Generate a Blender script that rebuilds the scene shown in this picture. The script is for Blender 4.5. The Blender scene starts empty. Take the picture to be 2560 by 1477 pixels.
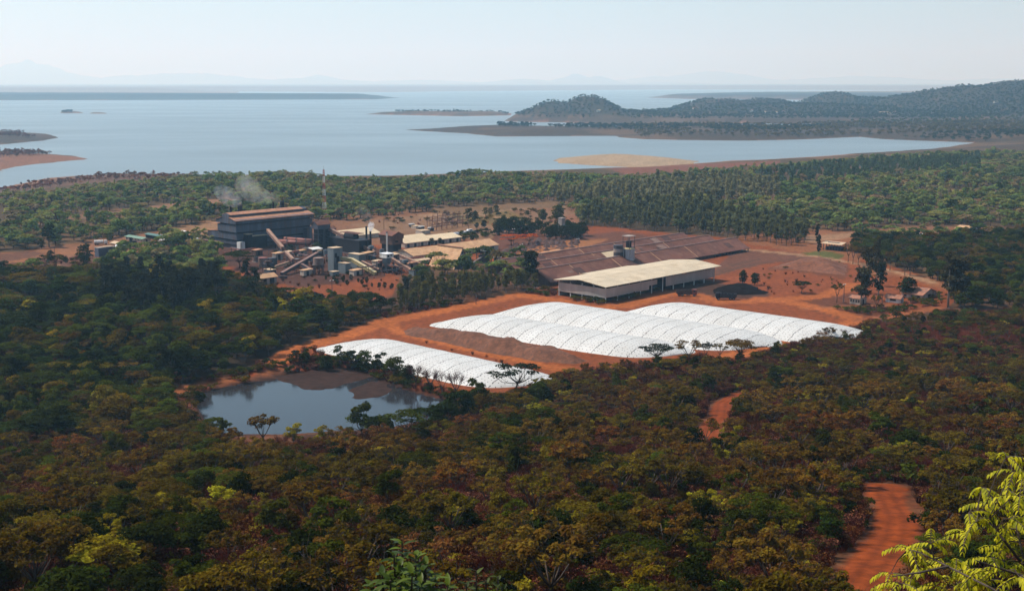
import bpy, math, random
import numpy as np
from mathutils import Vector, Matrix
R = math.radians
scn = bpy.context.scene
col = scn.collection
random.seed(7)
rng = np.random.default_rng(11)

# ---------------------------------------------------------------- camera, sky, sun, exposure
CAM_Z, FPX, PITCH = 90.0, 3100.0, math.atan(533.5 / 3100.0)
cam_d = bpy.data.cameras.new('camera'); cam = bpy.data.objects.new('camera', cam_d); col.objects.link(cam)
cam.location = (0, 0, CAM_Z); cam.rotation_euler = (R(90) - PITCH, 0, 0)
cam_d.sensor_width = 36.0; cam_d.lens = 36.0 * FPX / 2560.0
cam_d.clip_start = 0.3; cam_d.clip_end = 120000
scn.camera = cam
SUN_AZ, SUN_EL = R(-74), R(56)
world = bpy.data.worlds.new('World'); scn.world = world; world.use_nodes = True
wn = world.node_tree; bg = wn.nodes['Background']
sky = wn.nodes.new('ShaderNodeTexSky'); sky.sky_type = 'NISHITA'; sky.sun_disc = False
sky.sun_elevation = SUN_EL; sky.sun_rotation = SUN_AZ % (2 * math.pi)
sky.air_density = 1.0; sky.dust_density = 2.0; sky.ozone_density = 1.5; sky.altitude = 500
tn = wn.nodes.new('ShaderNodeMixRGB'); tn.blend_type = 'MULTIPLY'; tn.inputs[0].default_value = 1; tn.inputs[2].default_value = (.88, .97, .94, 1)
wn.links.new(sky.outputs[0], tn.inputs[1]); wn.links.new(tn.outputs[0], bg.inputs[0]); bg.inputs[1].default_value = 0.10
sun_d = bpy.data.lights.new('sun', 'SUN'); sun_d.energy = 3.6; sun_d.angle = R(0.5); sun_d.color = (1.0, 0.97, 0.93)
sun = bpy.data.objects.new('sun', sun_d); col.objects.link(sun)
sdir = Vector((math.sin(SUN_AZ) * math.cos(SUN_EL), math.cos(SUN_AZ) * math.cos(SUN_EL), math.sin(SUN_EL)))
sun.rotation_euler = sdir.to_track_quat('Z', 'Y').to_euler(); sun.location = (0, 0, 300)
vs = scn.view_settings; vs.view_transform = 'Standard'; vs.look = 'None'; vs.gamma = 1; vs.exposure = 0.66
scn.render.engine = 'CYCLES'
cy = scn.cycles
cy.max_bounces = 6; cy.diffuse_bounces = 3; cy.glossy_bounces = 2; cy.transmission_bounces = 3; cy.volume_bounces = 2
cy.transparent_max_bounces = 8; cy.use_denoising = True; cy.denoiser = 'OPENIMAGEDENOISE'; cy.denoising_input_passes = 'RGB_ALBEDO_NORMAL'; cy.denoising_prefilter = 'ACCURATE'; cy.caustics_reflective = False; cy.caustics_refractive = False
cy.sample_clamp_indirect = 4.0

# ---------------------------------------------------------------- photo pixel -> point in the place
CP, SP = math.cos(PITCH), math.sin(PITCH)
def ray(u, v):
    dx = (u - 1280) / FPX; dy = (738.5 - v) / FPX
    return np.array((dx, CP + dy * SP, -SP + dy * CP))
def P(u, v, z=0.0):
    d = ray(u, v); t = (z - CAM_Z) / d[2]
    return Vector((d[0] * t, d[1] * t, z))
def Pd(u, v, dist):
    d = ray(u, v); d = d / np.linalg.norm(d) * dist
    return Vector((d[0], d[1], CAM_Z + d[2]))
def to_px(x, y, z):
    zc = np.asarray(z) - CAM_Z
    f = np.asarray(y) * CP - zc * SP; up = np.asarray(y) * SP + zc * CP
    f = np.maximum(f, 1e-3)
    return 1280 + FPX * np.asarray(x) / f, 738.5 - FPX * up / f

# ---------------------------------------------------------------- numpy helpers
def hash2(ix, iy, s):
    n = (ix.astype(np.int64) * 374761393 + iy.astype(np.int64) * 668265263 + s * 974711) & 0x7fffffff
    n = ((n ^ (n >> 13)) * 1274126177) & 0x7fffffff
    return ((n ^ (n >> 16)) & 0xffff) / 65535.0
def vnoise(x, y, s=0):
    ix = np.floor(x); iy = np.floor(y); fx = x - ix; fy = y - iy
    fx = fx * fx * (3 - 2 * fx); fy = fy * fy * (3 - 2 * fy)
    a = hash2(ix, iy, s); b = hash2(ix + 1, iy, s); c = hash2(ix, iy + 1, s); d = hash2(ix + 1, iy + 1, s)
    return (a * (1 - fx) + b * fx) * (1 - fy) + (c * (1 - fx) + d * fx) * fy
def fbm(x, y, s=0, o=4):
    r = 0; a = .5; t = 0
    for k in range(o):
        r = r + a * vnoise(x, y, s + k * 17); t += a; a *= .5; x = x * 2.03; y = y * 2.03
    return r / t
def inside(px, py, poly):
    c = np.zeros(px.shape, bool); n = len(poly)
    for i in range(n):
        x0, y0 = poly[i]; x1, y1 = poly[(i + 1) % n]
        if y0 == y1: continue
        k = ((y0 > py) != (y1 > py)) & (px < (x1 - x0) * (py - y0) / (y1 - y0) + x0)
        c ^= k
    return c
def edge_dist(px, py, poly, closed=True):
    d = np.full(px.shape, 1e18); n = len(poly)
    for i in range(n if closed else n - 1):
        x0, y0 = poly[i]; x1, y1 = poly[(i + 1) % n]
        ex, ey = x1 - x0, y1 - y0; L = ex * ex + ey * ey + 1e-9
        t = np.clip(((px - x0) * ex + (py - y0) * ey) / L, 0, 1)
        d = np.minimum(d, (px - x0 - t * ex) ** 2 + (py - y0 - t * ey) ** 2)
    return np.sqrt(d)
def sstep(a, b, x):
    t = np.clip((x - a) / (b - a), 0, 1); return t * t * (3 - 2 * t)
def wpoly(pts, z): return [tuple(P(u, v, z)[:2]) for u, v in pts]

# ---------------------------------------------------------------- tags and mesh builder
def tag(o, label=None, cat=None, group=None, kind=None):
    if label: o['label'] = label
    if cat: o['category'] = cat
    if group: o['group'] = group
    if kind: o['kind'] = kind
    return o
def empty(name, loc, rz=0, label=None, cat=None, group=None):
    o = bpy.data.objects.new(name, None); col.objects.link(o); o.location = loc; o.rotation_euler = (0, 0, rz)
    o.empty_display_size = .3
    return tag(o, label, cat, group)
class MB:
    def __init__(s): s.v = []; s.f = []; s.m = []; s.uv = None
    def poly(s, pts, m=0):
        i = len(s.v); s.v += [tuple(p) for p in pts]; s.f.append(tuple(range(i, i + len(pts)))); s.m.append(m)
    def box(s, x0, x1, y0, y1, z0, z1, m=0):
        i = len(s.v)
        s.v += [(x0,y0,z0),(x1,y0,z0),(x1,y1,z0),(x0,y1,z0),(x0,y0,z1),(x1,y0,z1),(x1,y1,z1),(x0,y1,z1)]
        for q in ((0,3,2,1),(4,5,6,7),(0,1,5,4),(1,2,6,5),(2,3,7,6),(3,0,4,7)):
            s.f.append(tuple(i + k for k in q)); s.m.append(m)
        return s
    def prism(s, prof, x0, x1, m=0, axis='x'):      # profile of (y,z) pushed along x, or of (x,z) pushed along y
        i = len(s.v); n = len(prof)
        for t in (x0, x1):
            s.v += [((t, a, b) if axis == 'x' else (a, t, b)) for a, b in prof]
        s.f.append(tuple(range(i, i + n))); s.m.append(m)
        s.f.append(tuple(range(i + 2 * n - 1, i + n - 1, -1))); s.m.append(m)
        for k in range(n):
            s.f.append((i + k, i + n + k, i + n + (k + 1) % n, i + (k + 1) % n)); s.m.append(m)
        return s
    def tube(s, pts, rad, n=6, m=0, cap=True):
        pts = [Vector(p) for p in pts]
        rad = rad if isinstance(rad, (list, tuple)) else [rad] * len(pts)
        i = len(s.v)
        for k, p in enumerate(pts):
            t = (pts[min(k + 1, len(pts) - 1)] - pts[max(k - 1, 0)]).normalized()
            a = t.orthogonal().normalized() if abs(t.z) > .9 else Vector((0, 0, 1)).cross(t).normalized()
            b = t.cross(a)
            for j in range(n):
                w = 2 * math.pi * (j + .5) / n
                s.v.append(tuple(p + (a * math.cos(w) + b * math.sin(w)) * rad[k]))
        for k in range(len(pts) - 1):
            for j in range(n):
                s.f.append((i + k*n + j, i + k*n + (j+1) % n, i + (k+1)*n + (j+1) % n, i + (k+1)*n + j)); s.m.append(m)
        if cap:
            s.f.append(tuple(i + j for j in range(n))[::-1]); s.m.append(m)
            e = i + (len(pts) - 1) * n; s.f.append(tuple(e + j for j in range(n))); s.m.append(m)
        return s
    def cyl(s, x, y, z0, z1, r, n=12, m=0, r1=None):
        return s.tube([(x, y, z0), (x, y, z1)], [r, r if r1 is None else r1], n, m)
    def beam(s, p, q, w, h, m=0):                   # rectangular bar from p to q, w across, h upright
        p = Vector(p); q = Vector(q); t = (q - p).normalized()
        a = Vector((0, 0, 1)).cross(t)
        a = a.normalized() if a.length > 1e-4 else Vector((1, 0, 0))
        b = t.cross(a)
        i = len(s.v)
        for c in (p, q):
            for sx, sy in ((-1,-1),(1,-1),(1,1),(-1,1)): s.v.append(tuple(c + a * (sx * w / 2) + b * (sy * h / 2)))
        for qd in ((0,1,2,3),(7,6,5,4),(0,4,5,1),(1,5,6,2),(2,6,7,3),(3,7,4,0)):
            s.f.append(tuple(i + k for k in qd)); s.m.append(m)
        return s
    def build(s, name, mats, parent=None, smooth=False):
        me = bpy.data.meshes.new(name); me.from_pydata(s.v, [], s.f)
        for mt in (mats if isinstance(mats, (list, tuple)) else [mats]): me.materials.append(mt)
        if any(s.m): me.polygons.foreach_set('material_index', s.m)
        if s.uv:
            l = me.uv_layers.new(name='UVMap'); l.data.foreach_set('uv', [c for f in s.f for k in f for c in s.uv[k]])
        if smooth: me.polygons.foreach_set('use_smooth', [True] * len(me.polygons))
        me.validate(); me.update()
        o = bpy.data.objects.new(name, me); col.objects.link(o)
        if parent: o.parent = parent
        return o

# ---------------------------------------------------------------- materials
MATS = {}
def nodes_of(name):
    m = bpy.data.materials.new(name); m.use_nodes = True; nt = m.node_tree
    b = nt.nodes['Principled BSDF']; b.inputs['Roughness'].default_value = .85
    b.inputs['Specular IOR Level'].default_value = .25
    return m, nt, b
def mat(name, c, rough=.8, var=.25, scale=.35, metal=0.0, stain=None, rib=None, streak=False, spec=.25):
    """a painted, rusted or earthen surface: colour broken by two noises, optional stain colour, sheet ribs (metres) as bump"""
    if name in MATS: return MATS[name]
    m, nt, b = nodes_of(name); N = nt.nodes; L = nt.links
    tc = N.new('ShaderNodeTexCoord'); mp = N.new('ShaderNodeMapping'); L.new(tc.outputs['Object'], mp.inputs[0])
    if streak: mp.inputs['Scale'].default_value = (1, 1, .18)
    n1 = N.new('ShaderNodeTexNoise'); n1.inputs['Scale'].default_value = scale; n1.inputs['Detail'].default_value = 6; n1.inputs['Roughness'].default_value = .65
    L.new(mp.outputs[0], n1.inputs['Vector'])
    rp = N.new('ShaderNodeValToRGB'); L.new(n1.outputs[0], rp.inputs[0])
    lo = [max(0, x * (1 - var)) for x in c]; hi = [min(1, x * (1 + var)) for x in c]
    rp.color_ramp.elements[0].position = .32; rp.color_ramp.elements[0].color = (*lo, 1)
    rp.color_ramp.elements[1].position = .68; rp.color_ramp.elements[1].color = (*hi, 1)
    out = rp.outputs[0]
    if stain:
        n2 = N.new('ShaderNodeTexNoise'); n2.inputs['Scale'].default_value = scale * 1.7; n2.inputs['Detail'].default_value = 8; n2.inputs['Roughness'].default_value = .7
        L.new(mp.outputs[0], n2.inputs['Vector'])
        r2 = N.new('ShaderNodeValToRGB'); L.new(n2.outputs[0], r2.inputs[0]); r2.color_ramp.elements[0].position = .48; r2.color_ramp.elements[1].position = .66
        mx = N.new('ShaderNodeMixRGB'); L.new(r2.outputs[0], mx.inputs[0]); L.new(out, mx.inputs[1]); mx.inputs[2].default_value = (*stain, 1); out = mx.outputs[0]
    L.new(out, b.inputs['Base Color']); b.inputs['Roughness'].default_value = rough; b.inputs['Metallic'].default_value = metal
    b.inputs['Specular IOR Level'].default_value = spec
    if rib:
        w = N.new('ShaderNodeTexWave'); w.bands_direction = rib[0]; w.inputs['Scale'].default_value = .314 / rib[1]; w.inputs['Distortion'].default_value = 0
        L.new(tc.outputs['Object'], w.inputs['Vector'])
        bp = N.new('ShaderNodeBump'); bp.inputs['Strength'].default_value = .5; bp.inputs['Distance'].default_value = .12
        L.new(w.outputs[0], bp.inputs['Height']); L.new(bp.outputs[0], b.inputs['Normal'])
    MATS[name] = m; return m
# ---------------------------------------------------------------- the lie of the land
ZL, ZP = -8.0, -1.6                                  # lake and pond levels
MAIN = [(-900,560),(-300,510),(0,470),(60,457),(130,445),(200,439),(330,434),(480,436),(620,437),(800,440),(950,440),(1150,433),(1300,427),(1420,423),(1500,420),
 (1545,419),(1600,418),(1680,413),(1750,408),(1830,402),(1930,398),(2060,390),(2150,383),(2260,377),(2340,372),(2400,362),(2440,357),(2360,354),(2290,352),(2200,348),(2150,343),
 (2050,347),(1980,350),(1870,352),(1720,351),(1600,348),(1545,343),(1540,340),(1400,341),(1240,342),(1170,334),(1090,330),(1008,325),(1090,321),(1200,317),(1250,314),(1330,318),(1400,320),(1540,320),
 (1558,315),(1500,310),(1400,306),(1300,305),(1262,303),(1300,286),(1400,283),(1640,288),(1700,278),(1900,268),(2100,262),(2400,258),(2700,255),(3600,255),(5200,300),(5200,900),(-900,900)]
LAGOON = [(1735,312),(1830,308),(1960,310),(2060,309),(2115,313),(2060,318),(1960,322),(1850,321)]
SANDBAR = [(1387,402),(1400,395),(1480,388),(1530,385),(1600,388),(1680,395),(1750,404),(1720,411),(1600,419),(1540,417),(1440,411),(1395,408)]
ISL1 = [(-400,330),(0,328),(60,331),(120,335),(146,345),(100,353),(0,362),(-400,372)]
ISL2 = [(-400,384),(0,380),(110,384),(190,391),(222,398),(150,405),(60,413),(0,427),(-400,450)]
ISLETA = [(150,281),(180,280),(207,281.5),(206,283.5),(152,283.5)]
ISLETB = [(224,282.5),(268,283),(266,284.6),(226,284.6)]
STRIP = [(908,286),(1000,282),(1150,281),(1275,283),(1280,289),(1150,291),(1000,288)]
FARSTRIP = [(-600,238),(0,239),(400,241),(1006,244.5),(940,249),(600,250),(300,251),(-600,252)]
FARRIGHT = [(1610,244),(1800,238),(2320,232),(3200,228),(3200,252),(2500,253),(2000,250),(1720,248)]
FARSHORE = [(-1500,212),(600,214),(1300,214),(3800,212),(3800,225),(2300,226),(1700,224),(1450,226),(1100,229),(980,231),(600,229),(590,235),(-1500,235)]
LANDS = [(MAIN,8.0,130.),(SANDBAR,2.2,40.),(ISL1,5.,70.),(ISL2,5.,60.),(ISLETA,3.,14.),(ISLETB,2.,10.),(STRIP,6.,60.),(FARSTRIP,26.,260.),(FARRIGHT,22.,200.),(FARSHORE,40.,900.)]
LANDS_W = [(wpoly(p, ZL), h, w) for p, h, w in LANDS]
LAGOON_W = wpoly(LAGOON, ZL)
POND = [(484,992),(530,975),(620,957),(690,946),(720,936),(800,927),(850,920),(905,932),(960,955),(1020,978),(1075,993),(1160,1012),(1150,1030),(1110,1050),(1000,1075),(890,1096),(760,1112),(640,1114),(575,1100),(540,1082),(508,1045)]
MUD = [[(640,952),(690,944),(720,934),(800,925),(850,918),(905,930),(925,940),(915,948),(860,960),(830,972),(800,976),(745,972),(720,960),(690,952)],
       [(905,962),(930,952),(960,955),(992,972),(975,986),(940,993),(900,998),(878,997),(890,985),(868,976)]]
INLET = [(-80,520),(5,526),(12,540),(10,556),(30,562),(78,560),(62,569),(20,572),(-80,575)]
POND_W = wpoly(POND, ZP); MUD_W = [wpoly(m, ZP) for m in MUD]; INLET_W = wpoly(INLET, ZP)
# hills: photo pixel of the top, distance, sigma across / in depth (m)
HILLS = [(1470,250,3350,62,150),(1385,262,3350,62,140),(1310,284,3330,40,110),(1560,286,3350,70,150),
 (1800,255,3900,110,250),(1900,256,4000,110,260),(2090,240,4300,70,220),(2180,252,4200,110,250),(2300,246,3900,130,330),(2430,224,3800,150,380),(2580,212,3700,190,420),(2800,205,3600,260,480),(1700,281,3700,70,150),(2000,268,3600,260,200)]
MOUNTS = [(75, 150, 42315, 902, 2268), (40, 168, 40950, 1911, 3024), (460, 182, 40950, 2184, 2268), (330, 188, 40950, 1365, 2268), (800, 188, 39585, 655, 2016), (770, 196, 38766, 1911, 2268), (1440, 186, 37674, 574, 1764), (1490, 190, 37674, 518, 1764), (1310, 198, 37128, 1092, 2016), (1640, 205, 37674, 819, 2016), (1780, 178, 45045, 1638, 2268), (1650, 190, 45045, 1365, 2268), (2150, 190, 43680, 2457, 2268), (2500, 197, 42315, 2457, 2268), (1050, 200, 40404, 1911, 2268), (-300, 165, 42315, 2457, 2520), (2900, 190, 42315, 3276, 2520)]
def bump_list(src):
    out = []
    for u, v, D, sx, sd in src:
        d = ray(u, v); k = D / d[1]; out.append((d[0] * k, D, CAM_Z + d[2] * k - ZL, sx, sd))
    return out
HB, MBP = bump_list(HILLS), bump_list(MOUNTS)
PROF_D = [0, 4, 8, 15, 30, 60, 100, 126, 200, 300, 345, 380, 420, 1e6]
PROF_Z = [88.3, 86.6, 83.8, 78.5, 68.5, 55, 46, 41, 25.5, 8.0, 2.4, .5, 0, 0]
def signed(x, y, poly):
    d = edge_dist(x, y, poly); return np.where(inside(x, y, poly), d, -d)
def height(x, y, rough=True):
    x = np.asarray(x, float); y = np.asarray(y, float); D = np.hypot(x, y); az = np.degrees(np.arctan2(x, y))
    sh = np.interp(az, [-40, -14, -6, 3, 12, 25, 60], [-20, -28, -34, -6, 8, 40, 60]) * sstep(120, 330, D)
    z = np.interp(D - sh, PROF_D, PROF_Z)
    z = np.where(np.abs(az) > 100, np.maximum(z, np.interp(D, [0, 6, 200, 3000], [88.3, 90, 96, 60])), z)
    if rough:
        hs = sstep(70, 110, D) * sstep(430, 330, D)
        z = z + hs * 3.0 * (fbm(x / 45, y / 45, 3) - .5) + sstep(2, 20, D) * .10 * (fbm((.8 * x - .6 * y) / 6.5, (.6 * x + .8 * y) / 6.5, 5) - .5) * (D < 1400)
    far = D > 650
    if far.any():
        xf, yf = x[far], y[far]; zf = np.full(xf.shape, ZL - 3.0)
        for poly, h, w in LANDS_W:
            sd = signed(xf, yf, poly)
            sd = sd + (np.minimum(w * .25, 14) * (fbm(xf / (w * .35), yf / (w * .35), 9) - .5)) * (poly is not LANDS_W[-1][0])
            k = np.where(sd > 0, sstep(0, 1, sd / w) * h + np.minimum(sd * .05, .6), np.maximum(sd * .08, -3))
            zf = np.maximum(zf, ZL + k)
        ds = signed(xf, yf, LAGOON_W); zf = np.where(ds > -25, np.minimum(zf, ZL + .5 - .06 * (ds + 8)), zf)
        far_m = yf > 2400
        if far_m.any():
            add = np.zeros(xf.shape); xm, ym = xf[far_m], yf[far_m]; q = np.zeros(xm.shape)
            for hx, hy, hh, sx, sd in HB:
                q = np.maximum(q, hh * np.exp(-((xm - hx) / sx) ** 2 / 2 - ((ym - hy) / sd) ** 2 / 2)) + .0
            q = q * (.9 + .2 * fbm(xm / 60, ym / 60, 21)) * sstep(ZL - .5, ZL + 1.5, zf[far_m])
            for hx, hy, hh, sx, sd in MBP:
                q = np.maximum(q, hh * np.exp(-np.abs((xm - hx) / sx) ** 1.6 / 1.7 - ((ym - hy) / sd) ** 2 / 2) * (.86 + .28 * fbm(xm / 260, ym / 260, 23)))
            zf[far_m] += q
        z[far] = np.where(D[far] < 1050, np.maximum(zf, z[far]) * 0 + np.where(zf > ZL - 2, np.minimum(z[far], np.maximum(zf, z[far] * sstep(1050, 800, D[far]) + zf * sstep(800, 1050, D[far]))), zf), zf)
    near = (D > 250) & (D < 800)
    if near.any():
        xn, yn = x[near], y[near]; zn = z[near]
        for poly in (POND_W, INLET_W):
            s = signed(xn, yn, poly)
            zb = np.where(s > 0, ZP - np.minimum(s * .35, 2.0) - .05, 0)
            t = sstep(0, 9, -s); zn = np.where(s > 0, zb, zn * t + (ZP + .1) * (1 - t))
        for poly in MUD_W:
            s = signed(xn, yn, poly) + 5 * (fbm(xn / 9, yn / 9, 31) - .5)
            zn = np.where(s > -2, np.maximum(zn, ZP - .12 + np.minimum(.055 * (s + 2), .22)), zn)
        z[near] = zn
    return z
def H(x, y): return float(height(np.array([x]), np.array([y]))[0])
def PT(u, v, lift=0.0):
    """where the ray through a photo pixel meets the ground"""
    d = ray(u, v); z = 0.0
    ts = np.linspace(90, 1500, 2400); zz = height(d[0] * ts / d[1], ts) + lift; rz = CAM_Z + d[2] * ts / d[1]
    k = np.argmax(rz < zz); return Vector((d[0] * ts[k] / d[1], ts[k], float(zz[k]) - lift))

# ---------------------------------------------------------------- ground sheet: what lies where (soil, sand, mud, grass)
SITE = [(-60,700),(-60,640),(120,618),(230,606),(330,588),(420,574),(530,556),(610,548),(800,556),(920,545),(1010,535),(1090,528),(1250,518),(1420,522),(1445,560),(1600,575),(1700,585),(1850,598),(2010,598),
 (2010,580),(2110,580),(2140,600),(2130,640),(2240,668),(2340,700),(2400,740),(2360,772),(2200,792),(2130,826),(2020,858),(1890,888),(1870,905),(1800,890),(1620,915),(1500,925),(1400,945),(1300,985),(1230,1000),(1160,1002),
 (1070,985),(980,950),(900,918),(840,905),(720,915),(700,890),(760,858),(880,826),(960,796),(1060,776),(1190,752),(1330,728),(1385,700),(1290,660),(1160,650),(1060,668),(1000,692),(985,738),(880,756),(760,768),(700,750),(640,720),(560,690),(540,620),(470,600),(330,625),(235,665),(240,700),(120,690),(60,680)]
DRY_EDGE = [(-60,500),(0,470),(130,446),(330,436),(480,440),(470,448),(300,452),(150,466),(60,478),(-60,520)]
PAINT = [  # pixel outline, colour, ragged edge in pixels
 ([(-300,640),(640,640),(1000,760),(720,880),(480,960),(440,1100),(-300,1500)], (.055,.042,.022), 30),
 (SITE, (.40,.13,.045), 5),
 ([(-60,700),(-60,640),(120,618),(330,588),(530,552),(1090,524),(1450,516),(1450,585),(1250,600),(1010,612),(560,604),(330,628),(235,668),(240,705),(60,690)], (.37,.205,.115), 10),
 ([(2000,575),(2150,575),(2150,690),(2340,690),(2400,740),(2330,715),(2220,672),(2120,648),(2000,632),(1850,605),(1850,590)], (.42,.20,.10), 8),
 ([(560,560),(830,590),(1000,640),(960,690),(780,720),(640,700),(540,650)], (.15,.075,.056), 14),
 ([(880,560),(1110,530),(1250,560),(1240,600),(1000,600)], (.40,.27,.17), 10),
 ([(1090,548),(1270,530),(1440,528),(1440,560),(1300,565),(1240,565)], (.36,.23,.14), 6),
 ([(1100,528),(1250,518),(1330,548),(1310,570),(1180,560)], (.28,.22,.085), 5),
 ([(1240,585),(1560,580),(1640,590),(1480,625),(1250,640),(1200,620)], (.23,.11,.075), 8),
 ([(1290,632),(1420,598),(1520,600),(1420,630),(1300,655)], (.52,.26,.12), 4),
 ([(1830,625),(1960,630),(2040,645),(1900,660),(1790,690),(1790,672)], (.26,.13,.09), 8),
 ([(1790,700),(1900,668),(2060,640),(2130,650),(2130,735),(2000,745),(1860,740),(1790,730)], (.41,.135,.05), 10),
 ([(1920,672),(1960,655),(2060,646),(2130,660),(2110,700),(2060,692),(1990,680)], (.27,.115,.062), 10),
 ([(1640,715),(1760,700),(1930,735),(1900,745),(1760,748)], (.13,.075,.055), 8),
 ([(2000,634),(2060,626),(2110,638),(2100,648),(2050,643)], (.17,.21,.06), 4),
 ([(2020,740),(2130,730),(2220,760),(2210,790),(2090,795),(1990,765)], (.24,.10,.055), 8),
 ([(2340,775),(2560,770),(2700,800),(2700,850),(2480,830),(2320,805)], (.30,.15,.08), 10),
 ([(-60,640),(120,622),(230,612),(240,640),(230,690),(60,690),(-60,690)], (.25,.13,.085), 10),
 ([(80,625),(240,612),(330,595),(330,612),(240,634),(140,645)], (.42,.22,.12), 6),
 ([(100,668),(150,660),(150,669),(105,673)], (.55,.36,.22), 3), ([(40,678),(75,672),(70,680)], (.55,.36,.22), 3),
 ([(400,574),(540,552),(560,575),(520,600),(450,604),(420,592)], (.50,.33,.19), 5),
 ([(250,600),(420,576),(440,604),(360,632),(270,640)], (.40,.22,.13), 8),
 ([(230,535),(330,520),(470,505),(560,495),(640,508),(560,525),(420,528),(300,540)], (.42,.27,.17), 8),
 ([(140,545),(300,522),(420,515),(400,530),(260,548)], (.36,.23,.14), 10),
 ([(1380,545),(1440,535),(1440,565),(1390,562)], (.40,.21,.13), 4),
 ([(1060,522),(1420,500),(1440,520),(1250,526),(1100,535)], (.30,.21,.12), 8),
 ([(2270,480),(2480,466),(2560,470),(2400,486),(2300,490)], (.34,.25,.14), 5), ([(2140,506),(2200,498),(2230,503),(2170,512)], (.40,.26,.16), 3), ([(1890,505),(1940,492),(1960,500),(1920,510)], (.40,.26,.16), 3),
 ([(2060,582),(2300,565),(2480,566),(2600,580),(2450,592),(2300,590),(2140,597)], (.38,.21,.12), 6), ([(2010,590),(2130,582),(2130,594),(2040,606),(2010,604)], (.52,.36,.24), 3),
 ([(2260,592),(2330,583),(2360,590),(2290,602)], (.5,.26,.14), 3),
 (DRY_EDGE, (.20,.125,.095), 3), ([(1520,420),(1750,410),(1950,402),(1950,412),(1700,428),(1560,436)], (.28,.13,.09), 4),
 ([(690,905),(760,862),(800,890),(860,915),(720,925)], (.40,.13,.045), 5),
 ([(440,1000),(455,968),(560,945),(700,915),(850,905),(900,918),(700,935),(480,985),(500,1050),(540,1085),(500,1080)], (.50,.13,.045), 6),
]
ROADS = [  # photo pixels on the ground, width in metres, colour
 ([(690,905),(740,872),(860,842),(965,803),(1060,786),(1180,762),(1300,737),(1400,752),(1470,770),(1560,765),(1640,742),(1700,728),(1800,755),(1900,752),(2010,745),(2080,735),(2130,712)], 9., (.66,.235,.07)),
 ([(965,805),(1000,832),(1150,868),(1350,915),(1440,930)], 6., (.66,.235,.07)),
 ([(1800,905),(1870,878),(1990,848),(2110,818),(2150,800),(2080,778),(1990,758),(1900,748)], 9., (.66,.235,.07)),
 ([(2150,800),(2240,790),(2340,770)], 5., (.50,.20,.085)),
 ([(2010,770),(2120,768),(2220,764)], 4., (.54,.23,.10)),
 ([(1850,622),(1950,632),(2050,643),(2150,660),(2250,682),(2330,705)], 6., (.58,.40,.26)),
 ([(1780,690),(1850,668),(1900,658),(2010,646)], 3., (.20,.12,.09)), ([(1790,678),(1840,660),(1900,648)], 3., (.20,.12,.09)),
 ([(-60,668),(60,650),(140,636),(240,628)], 5., (.56,.27,.12)), ([(80,672),(90,650),(100,640)], 4., (.45,.23,.13)),
 ([(1200,537),(1120,535),(1060,538)], 9., (.55,.40,.27)), ([(1180,535),(1260,545),(1330,555),(1390,560)], 6., (.55,.40,.27)), ([(1190,532),(1260,526),(1330,520)], 5., (.50,.36,.24)),
 ([(440,985),(465,965),(560,948),(640,935),(720,915)], 4.5, (.46,.19,.08)), ([(450,985),(470,1020),(490,1050)], 4, (.42,.17,.075)),
 ([(1000,690),(1150,700),(1250,690)], 5, (.30,.16,.11)),
]
TRACK = [([(2110,1520),(2165,1440),(2205,1390),(2235,1345),(2245,1300),(2228,1262),(2212,1238),(2218,1216)], 5.4),
         ([(1850,985),(1805,1008),(1800,1040),(1778,1065),(1765,1112)], 4.8), ([(1830,1140),(1920,1160),(2000,1170),(2060,1200)], 2.2), ([(1690,1290),(1760,1260),(1830,1225)], 2.2)]
def road_world(): 
    out = [([tuple(P(u, v, 0)[:2]) for u, v in pl], w, c) for pl, w, c in ROADS]
    out += [([tuple(PT(u, v)[:2]) for u, v in pl], w, (.36,.088,.016)) for pl, w in TRACK]
    return out
ROADS_W = road_world()

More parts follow.
